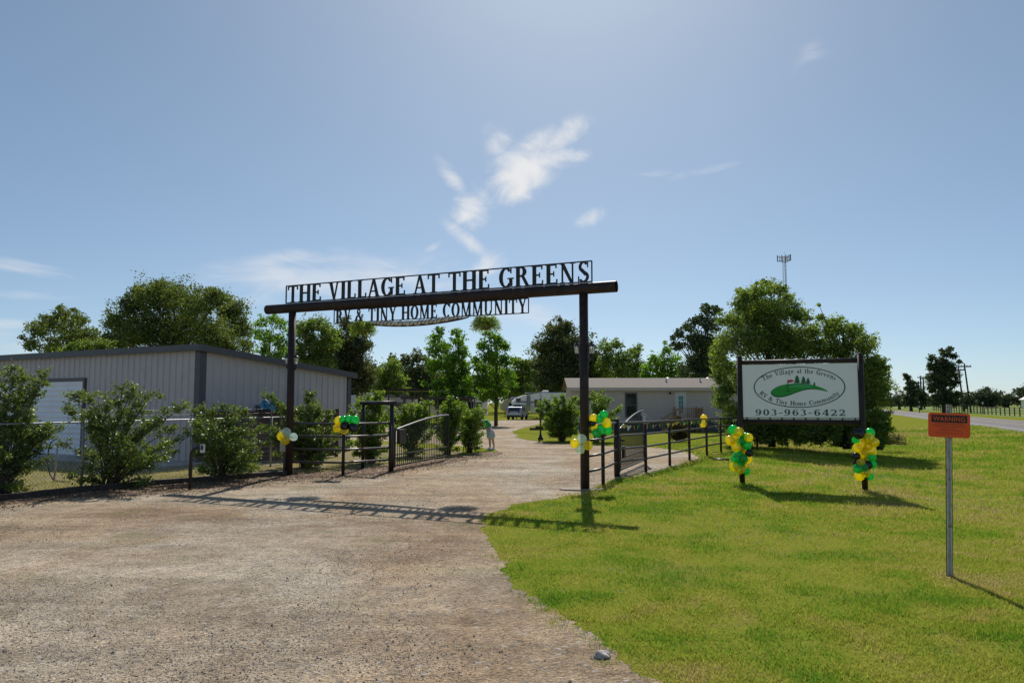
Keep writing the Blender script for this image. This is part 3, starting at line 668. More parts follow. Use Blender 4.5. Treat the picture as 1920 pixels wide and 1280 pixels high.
#SHRUBS
shrub('tall dark glossy shrub cut off by the left edge of the picture', 15.4, (2,930),
      [(-40,730),(-10,700),(30,688),(48,706),(84,702),(52,740),(68,735),(100,792),(118,797),(92,795),(60,775),(88,815),(58,872),(45,918),(25,905),(-40,800),(-60,860),(40,848)], M['myrtle'], n_auto=30, leaf=.064)
shrub('wide spreading shrub in front of the white roll-up door', 16.7, (210,912),
      [(135,738),(122,765),(165,740),(195,736),(232,724),(252,724),(262,736),(290,732),(318,768),(348,762),(330,800),(300,790),(333,845),(308,862),(125,893),(150,903),(285,898),(110,828),(175,772),(270,910)], M['myrtle'], n_auto=36, leaf=.064)
shrub('rounded shrub between the bent black pipe and the arch post', 18.4, (412,897),
      [(360,765),(380,762),(418,760),(440,762),(462,768),(475,785),(497,800),(508,830),(490,850),(375,885),(470,880),(365,805),(395,770),(370,880)], M['myrtle'], n_auto=36, leaf=.064)
shrub('leafy shrub rising behind the left arch post and first rails', 21.8, (575,878),
      [(503,742),(520,752),(578,737),(585,750),(600,762),(622,768),(633,790),(645,812),(508,800),(620,845),(515,850),(600,870),(545,760),(640,840),(530,820)], M['myrtle'], n_auto=34, leaf=.074)
shrub('shrub growing inside the tall pipe frame beside the left gate', 23.5, (695,872),
      [(655,762),(672,748),(692,742),(705,737),(714,748),(736,768),(650,785),(742,800),(658,830),(728,840),(700,860),(680,760),(665,850),(735,862)], M['myrtleback'], n_auto=34, leaf=.074)
shrub('bright shrub behind the hinge side of the left gate leaf', 26.5, (772,864),
      [(742,768),(757,760),(772,757),(790,762),(806,752),(815,775),(745,800),(812,810),(760,850),(795,850),(780,765),(750,830)], M['myrtleback'], n_auto=30, leaf=.075)
shrub('tall bright shrub behind the free end of the left gate leaf', 27.5, (838,860),
      [(845,742),(830,762),(858,752),(868,760),(880,772),(815,785),(872,800),(820,840),(860,842),(848,760),(840,770)], M['myrtleback'], n_auto=30, leaf=.075)
shrub('vase shaped shrub with bare stems beside the bending person', 28.5, (880,850),
      [(898,760),(912,768),(906,790),(872,775),(858,800),(908,812),(866,825),(903,838),(885,770),(870,760),(862,790)], M['myrtleback'], n_auto=22, leaf=.074)
shrub('dense round shrub on the grass island behind the lamp post', 36.5, (1054,827),
      [(1010,757),(1022,750),(1038,742),(1058,740),(1078,745),(1094,765),(1092,790),(1012,778),(1082,808),(1022,800),(1090,750),(1030,815),(1005,768)], M['myrtleback'], n_auto=44, leaf=.09, k=1.2)
shrub('spiky shrub just right of the right arch post', 36.0, (1118,828),
      [(1104,745),(1128,733),(1143,748),(1158,768),(1166,762),(1150,785),(1105,790),(1135,745),(1140,810),(1112,735)], M['myrtleback'], n_auto=30, leaf=.074)
shrub('small reddish shrub below the wooden steps of the mobile home', 36.0, (1272,828),
      [(1252,790),(1262,784),(1274,782),(1286,788),(1292,800),(1250,808),(1290,815),(1258,820)], M['redleaf'], n_auto=22, leaf=.08, group=None, name='red_shrub')
shrub('low green bush at the right foot of the vine covered tree', 30.0, (1650,822),
      [(1622,780),(1640,772),(1655,780),(1668,790),(1672,803),(1625,806),(1660,812),(1635,818)], M['myrtleback'], n_auto=26, leaf=.08, group=None, name='low_bush', cat='bush')
#TREES
BG = 'trees beyond the entrance'
tree('oak_tree', 'thin ragged tree at the far left, above the end of the metal building roof', 'tree', 62, 122, [(75,618,24),(58,645,16),(92,605,20),(118,592,18),(128,622,28),(150,600,18),(168,628,20),(98,650,22),(42,632,6),(140,582,8),(112,578,7),(150,645,26),(185,640,14)], M['oak'], .3, group=BG, k=.72)
tree('low_tree', 'low olive tree just above the middle of the metal building roof', 'tree', 50, 165, [(118,662,14),(140,654,16),(165,650,18),(195,652,18),(150,672,22),(185,675,22)], M['mid'], .15, group=BG)
tree('oak_tree', 'largest broad oak, rising behind the corner of the metal building', 'tree', 58, 335, [(285,556,36),(325,558,34),(250,572,28),(222,602,28),(365,570,32),(408,560,24),(432,585,32),(448,618,26),(280,615,44),(350,615,46),(400,628,38),(235,635,32),(462,648,18),(392,548,14),(258,545,12),(300,535,14),(208,640,20),(320,655,40),(420,650,30)], M['oak'], .55, group=BG, k=.95)
tree('young_tree', 'light green slender tree left of the left arch post', 'tree', 50, 505, [(490,605,13),(512,598,14),(528,608,14),(482,625,12),(502,632,18),(525,640,18),(495,655,16),(535,660,18),(545,620,12),(515,675,22)], M['bright'], .16, group=BG, k=.6)
tree('oak_tree', 'airy olive tree seen between the left arch post and the dark oak', 'tree', 56, 592, [(575,612,18),(598,608,17),(615,622,18),(572,640,20),(598,650,24),(622,645,18),(580,680,24),(560,665,18),(605,690,24),(560,620,12)], M['mid'], .2, group=BG, k=.8, grow=1.25)
tree('oak_tree', 'tall dark oak behind the far end of the metal building', 'tree', 60, 658, [(652,612,15),(672,620,17),(635,640,24),(665,650,26),(645,680,30),(678,690,24),(688,645,13),(625,700,24),(665,722,28),(648,600,7),(690,712,16),(640,735,26),(612,665,16)], M['oakdark'], .35, group=BG, grow=1.22)
tree('oak_tree', 'rounded tree right of the dark oak, over the long carport', 'tree', 95, 722, [(720,700,20),(735,684,16),(710,718,18),(745,712,20),(725,735,22),(750,738,18),(704,738,14)], M['mid'], .4, group=BG)
tree('oak_tree', 'spreading blue-green oak far behind the carports', 'tree', 112, 782, [(762,676,14),(785,670,15),(808,682,15),(745,688,12),(775,700,22),(805,712,22),(790,735,24),(762,728,20),(735,672,8),(820,730,18)], M['oakdark'], .5, group=BG)
tree('maple_tree', 'bright green tree with two spires, left of the right hanging fern', 'tree', 62, 850, [(824,620,9),(818,636,12),(815,656,14),(834,650,12),(856,622,9),(860,638,12),(868,658,13),(845,678,22),(815,686,16),(870,688,16),(850,712,22),(822,722,14),(795,718,6),(878,715,12),(840,745,16),(865,740,18),(825,750,14),(860,762,12),(880,735,12)], M['bright'], .16, group=BG, k=.95, grow=1.25)
tree('maple_tree', 'bright green tree directly under the right hanging fern', 'tree', 62, 930, [(915,625,10),(930,638,15),(905,648,13),(945,648,12),(922,668,22),(948,676,15),(900,688,16),(930,706,24),(905,718,15),(955,702,12),(962,720,9),(920,738,16),(890,675,9),(940,735,14),(905,745,12),(930,755,8)], M['bright'], .16, group=BG, k=.85, grow=1.14)
tree('young_tree', 'soft green tree between the bright maple and the dark round oak', 'tree', 112, 978, [(968,680,12),(985,684,14),(972,708,18),(995,704,15),(960,730,14),(988,732,18),(1005,680,10),(1000,650,5)], M['mid'], .25, group=BG)
tree('oak_tree', 'dark round oak behind the right arch post', 'tree', 100, 1062, [(1040,622,18),(1062,616,14),(1022,650,19),(1052,655,30),(1086,645,22),(1106,672,20),(1038,695,28),(1075,695,34),(1114,702,16),(1012,682,12),(1050,600,5),(1100,720,20),(1030,720,22)], M['oakdark'], .4, group=BG, k=1.0, grow=1.4)
tree('elm_tree', 'loose olive tree right of the right arch post, behind the mobile home', 'tree', 95, 1160, [(1136,650,13),(1155,645,10),(1172,672,14),(1145,678,18),(1188,662,12),(1195,685,13),(1165,700,18),(1130,690,14),(1188,705,14),(1198,652,6)], M['mid'], .25, group=BG, k=.8, grow=1.35)
tree('young_tree', 'light green tree left of the tall pine, above the mobile home roof', 'tree', 72, 1240, [(1225,672,9),(1250,656,9),(1240,678,15),(1216,690,12),(1266,676,13),(1235,702,16),(1258,700,16),(1247,642,4),(1210,705,10),(1275,700,14)], M['bright'], .16, group=BG, k=.7, grow=1.35)
tree('pine_tree', 'tall dark pine behind the right end of the mobile home', 'tree', 64, 1318, [(1325,582,13),(1342,584,12),(1308,600,13),(1290,612,12),(1274,626,11),(1330,608,20),(1302,638,22),(1332,645,24),(1270,648,13),(1345,680,24),(1310,680,26),(1285,695,18),(1320,712,22),(1262,633,6)], M['pine'], .35, group=BG, k=1.1)
tree('elm_tree', 'tall leafy tree behind the billboard, its top just left of the lattice tower', 'tree', 33, 1445, [(1432,532,10),(1418,550,20),(1448,542,16),(1390,572,18),(1372,600,20),(1415,590,32),(1455,582,28),(1492,588,20),(1476,560,13),(1358,640,20),(1395,640,34),(1445,640,40),(1512,598,11),(1358,688,20),(1362,728,18),(1378,768,18),(1402,712,32),(1352,602,8),(1445,712,40),(1498,648,30),(1352,755,14),(1500,715,36),(1410,785,28),(1460,785,32),(1385,545,7),(1524,625,12),(1500,790,28),(1440,806,22),(1480,808,22),(1420,812,18),(1380,800,20),(1345,665,16),(1348,705,16),(1350,745,14),(1368,790,18),(1430,600,36),(1470,640,36),(1400,555,16),(1465,545,12),(1430,822,13),(1465,824,13),(1500,824,13),(1400,822,10)], M['elm'], .16, group=BG, k=.9, grow=1.22)
tree('vine_covered_tree', 'broad round tree smothered in vines behind the right half of the billboard', 'tree', 31.5, 1585, [(1560,618,22),(1538,596,9),(1600,622,20),(1622,648,22),(1642,680,19),(1658,690,10),(1578,655,30),(1600,695,36),(1642,728,22),(1657,752,13),(1622,748,32),(1560,715,38),(1602,786,28),(1560,786,32),(1640,782,20),(1522,786,28),(1540,650,24),(1585,740,36),(1536,572,4),(1530,808,20),(1560,812,20),(1600,812,20),(1635,812,18),(1655,725,18),(1645,700,20),(1570,610,18),(1520,620,16),(1520,760,30),(1660,780,12),(1535,822,13),(1570,824,13),(1600,824,12),(1515,815,18)], M['vine'], .18, group=BG, k=.95, grow=1.18)
tree('pine_tree', 'small dark bent conifer far down the road, left of the utility poles', 'tree', 175, 1708, [(1701,708,7),(1708,720,9),(1712,735,11),(1704,748,12),(1714,755,10),(1697,703,5),(1706,728,11)], M['pine'], .4, group=BG, leafpx=2.6, k=1.5, depth=.5)
tree('pine_tree', 'tallest dark pine clump standing across the road beside the utility poles', 'tree', 150, 1770, [(1748,672,8),(1772,662,10),(1788,668,7),(1752,690,12),(1778,688,14),(1799,678,5),(1762,715,18),(1788,718,11),(1750,728,12),(1778,742,16),(1745,706,9),(1758,750,12),(1794,740,9),(1770,700,16),(1765,680,12),(1785,700,12),(1745,685,8),(1780,655,6),(1790,755,9),(1748,748,9)], M['pine'], .5, group=BG, leafpx=2.6, k=1.5, depth=.5)
for i, (bx, Y, lob, lb) in enumerate([
    (1686, 230, [(1680,750,9),(1690,745,10),(1698,752,9)], 'low dark tree where the road vanishes, beside the vine covered tree'),
    (1726, 210, [(1722,735,9),(1730,742,11),(1735,752,10),(1722,752,9)], 'dark tree between the bent conifer and the tall pine clump'),
    (1812, 240, [(1806,752,9),(1815,746,9),(1822,754,8)], 'soft green tree just right of the utility poles'),
    (1850, 290, [(1832,745,12),(1848,738,14),(1864,744,13),(1842,754,12),(1858,755,12)], 'wide round dark tree beyond the pasture fence'),
    (1890, 310, [(1878,750,10),(1892,747,10),(1905,750,10),(1885,757,8)], 'low dark tree left of the pale roof at the right edge'),
    (1915, 330, [(1908,737,9),(1920,732,10),(1932,740,12),(1945,745,12)], 'tree rising over the pale roof at the right edge')]):
    tree('distant_tree', lb, 'tree', Y, bx, lob, M['farleaf'], .5, group='distant trees across the road', leafpx=2.6)
def woods():
    rs = np.random.RandomState(77); L = []
    for i in range(170):
        Y = rs.uniform(125, 165); px = rs.uniform(430, 1420); py = rs.uniform(700, 752); p = V(px, py, Y); L.append((np.array(p), rs.uniform(2.0, 3.4)))
    for i in range(60):
        Y = rs.uniform(400, 520); px = rs.uniform(1640, 2250); py = rs.uniform(747, 757); L.append((np.array(V(px, py, Y)), rs.uniform(4, 6)))
    P, v = crown_points(L[:170], rs, .42, .55); q = leaf_quads(P, .5, rs)
    P2, v2 = crown_points(L[170:], rs, 1.1, .7); q2 = leaf_quads(P2, 1.3, rs)
    tag(np_mesh('woodland', np.concatenate([q, q2]), 4, M['farleaf'], var=np.concatenate([v, v2])), kind='stuff')
woods()
#BUILDINGS
def local(o, p):
    """world point -> coordinates of an unscaled thing rotated about z"""
    a = o.rotation_euler.z; d = Vector(p)-Vector(o.location); return Vector((d.x*math.cos(a)+d.y*math.sin(a), -d.x*math.sin(a)+d.y*math.cos(a), d.z))
def ribs(length, height_fn, x0=0.0, step=.305, depth=.034, yflat=0.0):
    """ribbed sheet in the XZ plane facing -Y, as one mesh"""
    b = MB(); n = int(length/step); xs_ = []
    for i in range(n+1):
        x = x0+i*step
        for (dx, dy) in ((0, 0), (.19, 0), (.21, -depth), (.265, -depth), (.285, 0)):
            if x+dx <= x0+length: xs_.append((x+dx, yflat+dy))
    xs_.append((x0+length, yflat)); P = []
    for (x, y) in xs_: P += [(x, y, 0), (x, y, height_fn(x))]
    b.add(P, [(2*i, 2*i+2, 2*i+3, 2*i+1) for i in range(len(xs_)-1)]); return b
def metal_building():
    c = G(369, 869); d = Vector((-.875, .485)).normalized(); Lf = 20.0
    t = thing('metal_building', 'long grey ribbed metal building with charcoal trim on the left', 'building', c, math.atan2(-d.y, -d.x))
    # local +x runs from the far left end toward the corner: origin at the corner, wall at x<0; interior at +y
    hF, hB, dep = 3.55, 2.9, 6.9
    ribs(Lf, lambda x: hF, -Lf).build('front_wall', M['siding'], t)
    sw = ribs(dep, lambda x: hF+(hB-hF)*x/dep, 0).build('side_wall', M['siding'], t); sw.rotation_euler = (0, 0, PI/2)
    w = ribs(dep, lambda x: hB+(hF-hB)*x/dep, 0).build('end_wall', M['siding'], t); w.rotation_euler = (0, 0, -PI/2); w.location = (-Lf, dep, 0)
    w = ribs(Lf, lambda x: hB, 0).build('back_wall', M['siding'], t); w.rotation_euler = (0, 0, PI); w.location = (0, dep, 0)
    r = MB(); sl = (hB-hF)/dep
    P = [(-Lf-.15, -.18, hF+.10-sl*.18), (.15, -.18, hF+.10-sl*.18), (.15, dep+.2, hB+.10+sl*.2), (-Lf-.15, dep+.2, hB+.10+sl*.2)]
    r.add([*P, *[(x, y, z-.06) for x, y, z in P]], [(0,1,2,3),(7,6,5,4),(0,4,5,1),(1,5,6,2),(2,6,7,3),(3,7,4,0)]); r.build('roof', M['roofmetal'], t)
    f = MB(); f.bbox((-Lf-.2, -.24, hF-.07), (.159, -.181, hF+.13)); f.build('fascia', M['trim'], t)
    g = MB(); Pq = [(-.24, hF-.07), (-.24, hF+.13), (dep+.22, hB+.13), (dep+.22, hB-.07)]; g.prism(Pq, .16, .22, axis='x'); g.build('rake_trim', M['trim'], t)
    k = MB(); k.bbox((-.18, -.05, 0), (.05, .0, hF)); k.bbox((.0, -.0, 0), (.05, .2, hF-.05)); k.build('corner_trim', M['trim'], t)
    k = MB(); k.bbox((0, dep-.15, 0), (.05, dep+.05, hB-.02)); k.build('corner_trim', M['trim'], t)
    # roll-up doors
    def door(pxa, pxb, ytop):
        xa = wall_x(pxa); xb = wall_x(pxb); zt = 2.62
        dm = MB(); n = 14
        P = []; 
        for i in range(n*2+1):
            z = zt*i/(n*2); P += [(xa, -.062-(.022 if i % 2 else 0), z), (xb, -.062-(.022 if i % 2 else 0), z)]
        dm.add(P, [(2*i, 2*i+1, 2*i+3, 2*i+2) for i in range(n*2)]); dd = dm.build('roll_door', M['whitedoor'], t)
        tr = MB(); tr.bbox((xa-.13, -.085, 0), (xa-.002, -.032, zt+.12)); tr.bbox((xb+.002, -.085, 0), (xb+.11, -.032, zt+.12)); tr.bbox((xa, -.085, zt+.002), (xb, -.032, zt+.12)); tr.build('frame', M['trim'], dd)
    def wall_x(px):
        # where the vertical plane through the pixel column meets the front wall
        rx = (px-960)/FPX/(math.cos(PITCH)); o = Vector((c.x, c.y)); s = (rx*o.y-o.x)/((-d.x)*-1*-1*-1 if False else (d.x-rx*d.y)); return -s
    door(73, 163, 0); door(-58, 42, 0)
    sl_ = MB(); sl_.bbox((-Lf, -1.5, -.1), (.6, -.09, .06)); sl_.build('slab', M['concrete'], t)
    w_ = MB(); w_.bbox((.035, 2.3, 1.25), (.07, 3.35, 1.72)); ww = w_.build('window', M['darkglass'], t)
    f2 = MB(); f2.bbox((.035, 2.22, 1.722), (.1, 3.43, 1.80)); f2.bbox((.035, 2.22, 1.17), (.1, 3.43, 1.248)); f2.bbox((.035, 2.22, 1.25), (.1, 2.298, 1.72)); f2.bbox((.035, 3.352, 1.25), (.1, 3.43, 1.72)); f2.build('frame', M['trim'], ww)
    return t, d
bld, bdir = metal_building()
def board_fence():
    a = V(392, 768, 22.5); b = V(634, 770, 26.2); a.z = b.z = 0
    t = thing('board_fence', 'brown horizontal board fence beside the metal building', 'fence', a, math.atan2((b-a).y, (b-a).x)); L = (b-a).length
    m = MB(); n = 11
    for i in range(n): m.bbox((0, -.012+.004*(i % 2), .05+i*.143), (L, .012, .05+i*.143+.130))
    m.build('boards', M['brownwood'], t)
    for i in range(5):
        x = L*i/4; p = MB(); p.bbox((x-.045, .014, 0), (x+.045, .10, 1.66)); p.build('post', M['brownwood'], t)
board_fence()
tp = MB()
def tarp():
    a = V(486, 760, 22.0); t = thing('blue_tarp', 'blue and white tarp bundle beside the window of the metal building', 'tarp', V(490, 768, 22.0))
    rs = np.random.RandomState(3); m = MB()
    P = []; 
    for j in range(5):
        for i in range(8): P.append((i*.07+rs.normal(0, .01), rs.normal(0, .04), .02+j*.06*(1+.3*math.sin(i*1.3))+rs.normal(0, .012)))
    m.add(P, [(j*8+i, j*8+i+1, (j+1)*8+i+1, (j+1)*8+i) for j in range(4) for i in range(7)]); o = m.build('sheet', M['bluetarp'], t)
    s = o.modifiers.new('thick', 'SOLIDIFY'); s.thickness = .06
tarp()
def chain_link():
    P0 = G(-330, 985); P1 = G(152, 915); P2 = G(507, 875); P3 = G(541, 868)
    pts = [P1+(P1-P2).normalized()*6.5, P1+(P1-P2).normalized()*3.2, P1, P1.lerp(P2, .5), P2, P3]
    t = thing('chain_link_fence', 'low galvanised chain link fence with a pale top rail, left of the arch', 'fence', pts[0])
    O = Vector(pts[0]); h = 1.45
    for i, p in enumerate(pts):
        q = Vector(p)-O; m = MB(); m.tube([q, q+Vector((0, 0, h))], .03, 8); m.tube([q+Vector((0,0,h)), q+Vector((.0,0,h+.28))], .012, 5); m.build('post', M['galv'], t)
    m = MB(); m.tube([Vector(p)-O+Vector((0, 0, h-.01)) for p in pts], .017, 8); m.build('top_rail', M['galv'], t)
    w = MB()
    for dz in (.12, .24): w.tube([Vector(p)-O+Vector((0, 0, h+dz)) for p in pts], .0018, 4)
    w.build('wire', M['chain'], t)
    g = MB(); A = O*0; D = (Vector(pts[-1])-O); L = D.length; dn_ = D/L; s = .09; nrm = Vector((-dn_.y, dn_.x, 0))*.02
    r = .0022
    def wire(x0, z0, x1, z1): g.tube([A+dn_*x0+Vector((0,0,z0))+nrm, A+dn_*x1+Vector((0,0,z1))+nrm], r, 3, cap=False)
    n = int((L+h)/s)
    for i in range(n):
        x = i*s-h
        a0 = max(0, -x); a1 = min(h-.03, L-x)
        if a1 > a0: wire(x+a0, .02+a0, x+a1, .02+a1); wire(x+h-.03-a0 if False else x+h-a0, .0+a0, max(0, x+h-a1), a1) if x+h-a0 <= L else None
    g.build('mesh', M['chain'], t)
chain_link()
def curb():
    pts = [G(*p) for p in CURB_PX]; t = thing('timber_edging', 'low dark timber edging between the gravel and the dry yard', 'edging', pts[0]); O = Vector(pts[0])
    for a, b in zip(pts[:-1], pts[1:]):
        m = MB(); m.bar(Vector(a)-O+Vector((0,0,.05)), Vector(b)-O+Vector((0,0,.05)), .14, .13); m.build('timber', M['timber'], t)
curb()
def mobile_home():
    a = G(1070, 808); a.y = 50; b = Vector((17.6, 50.0, 0)); a = Vector((V(1070, 756, 50).x, 50, 0))
    t = thing('mobile_home', 'long tan-grey mobile home with a low shingle roof and a white door', 'house', a); L = b.x-a.x; Wd = 4.6; e = 2.86; rg = 3.55
    m = MB(); 
    P = []; n = 18
    for i in range(n*2+1):
        z = .62+(e-.62)*i/(n*2); y = -(.012 if i % 2 else 0); P += [(0, y, z), (L, y, z)]
    m.add(P, [(2*i, 2*i+1, 2*i+3, 2*i+2) for i in range(n*2)])
    gab = [(0, .62), (Wd, .62), (Wd, e), (Wd/2, rg-.02), (0, e)]; m.prism(gab, 0.02, .06, axis='x'); m.prism(gab, L-.06, L-.02, axis='x'); m.bbox((0.06, Wd-.05, .62), (L-.06, Wd, e)); m.build('wall', M['homewall'], t)
    sk = MB(); sk.bbox((.03, .03, 0), (L-.03, Wd-.03, .617)); sk.build('skirting', M['trim'], t)
    r = MB()
    for s in (0, 1):
        y0, y1 = (-.22, Wd/2) if s == 0 else (Wd+.22, Wd/2); z0 = e-.03; P = [(-.25, y0, z0), (L+.25, y0, z0), (L+.25, y1, rg), (-.25, y1, rg)]
        r.add(P+[(x, y, z+.07) for x, y, z in P], [(0,1,2,3),(4,5,6,7),(0,1,5,4),(1,2,6,5),(2,3,7,6),(3,0,4,7)])
    ro = r.build('roof', M['shingle'], t)
    for px, h_ in ((1250,.22),(1313,.25)):
        x = (px-1070)/FPX*52; vp = MB(); vp.tube([(x, 1.4, 3.15), (x, 1.4, 3.35+h_)], .06, 8); vp.build('vent_pipe', M['whitepl'], ro)
    for px in (1260, 1336): x = (px-1070)/FPX*52; vb = MB(); vb.lathe([(.0,0),(.22,0),(.2,.12),(.08,.16)], 12, (x, Wd/2+.3, 3.5)); vb.build('roof_vent', M['galv'], ro)
    fa = MB(); fa.bbox((-.25, -.262, e-.17), (L+.25, -.222, e+.03)); fa.build('fascia', M['homewall'], t)
    def X(px): return (px-1070)*50/FPX/math.cos(PITCH)*1.0
    w = MB(); w.bbox((X(1174), -.03, 1.02), (X(1191), -.016, 2.46)); wo = w.build('window', M['darkglass'], t)
    f = MB(); x0, x1 = X(1174), X(1191)
    for lo, hi in (((x0-.1, -.05, 2.462), (x1+.1, -.014, 2.56)), ((x0-.1, -.05, .92), (x1+.1, -.014, 1.018)), ((x0-.1, -.05, 1.02), (x0-.002, -.014, 2.46)), ((x1+.002, -.05, 1.02), (x1+.1, -.014, 2.46)), ((x0, -.045, 1.70), (x1, -.031, 1.78))): f.bbox(lo, hi)
    f.build('frame', M['trim'], wo)
    x0, x1 = X(1265), X(1285); dd = MB(); dd.bbox((x0, -.05, .66), (x1, -.016, 2.56)); do = dd.build('door', M['whitepl'], t)
    gl = MB(); gx0, gx1 = x0+.2, x1-.2; 
    for i in range(3):
        for j in range(4):
            ax = gx0+(gx1-gx0)*i/3; az = 1.2+1.15*j/4; gl.bbox((ax+.015, -.06, az+.015), (ax+(gx1-gx0)/3-.015, -.052, az+1.15/4-.015))
    gl.build('pane', M['doorteal'], do)
    tr = MB(); tr.bbox((x0-.09, -.045, .66), (x0-.003, -.016, 2.66)); tr.bbox((x1+.003, -.045, .66), (x1+.09, -.016, 2.66)); tr.bbox((x0, -.045, 2.562), (x1, -.016, 2.66)); tr.build('door_frame', M['homewall'], do)
    pl = MB(); pl.lathe([(0,0),(.05,0),(.07,.12),(.02,.16)], 8, (x0-.35, -.1, 2.45)); pl.build('porch_light', M['black'], t)
    # deck and steps
    k = thing('deck', 'pale wooden landing with railing and steps at the white door of the mobile home', 'deck', a+Vector((0, -1.75, 0)))
    dx0, dx1 = X(1264)-.05, X(1303); s = MB(); n = 10
    for i in range(n): s.bbox((dx0+(dx1-dx0)*i/n+.005, .05, .58), (dx0+(dx1-dx0)*(i+1)/n-.005, 1.68, .62))
    s.build('floor', M['deckwood'], k)
    for (x, y) in ((dx0, .05), (dx1, .05), (dx1, 1.6), (dx0, 1.6)): q = MB(); q.bbox((x-.05, y-.05, 0), (x+.05, y+.05, 1.62)); q.build('post', M['deckwood'], k)
    r = MB(); r.bbox((dx0, .01, 1.52), (dx1, .09, 1.57)); r.bbox((dx0, .03, .72), (dx1, .07, .78))
    for i in range(11): x = dx0+(dx1-dx0)*(i+.5)/11; r.bbox((x-.02, .035, .78), (x+.02, .065, 1.52))
    for i in range(11): y = .1+1.5*(i+.5)/11; r.bbox((dx1-.015, y-.02, .7), (dx1+.015, y+.02, 1.52))
    r.bbox((dx1-.03, .1, 1.52), (dx1+.03, 1.6, 1.57)); r.build('railing', M['deckwood'], k)
    st = MB()
    for i in range(3): st.bbox((dx0-.3*(i+1), .1, .45-.15*i-.04), (dx0-.3*i-.02, 1.2, .45-.15*i))
    st.build('steps', M['deckwood'], k)
    hr = MB(); hr.bar((dx0-1.15, .05, .85), (dx0, .05, 1.55), .05, .08); hr.bar((dx0-1.15, .05, .1), (dx0, .05, .62), .04, .16); hr.bbox((dx0-1.19, .01, 0), (dx0-1.10, .09, .95))
    for i in range(4): x = dx0-1.0+i*.25; z = .85+(x-dx0+1.15)/1.15*.7; hr.bbox((x-.02, .035, z-.75), (x+.02, .065, z-.01))
    hr.build('stair_rail', M['deckwood'], k)
mobile_home()
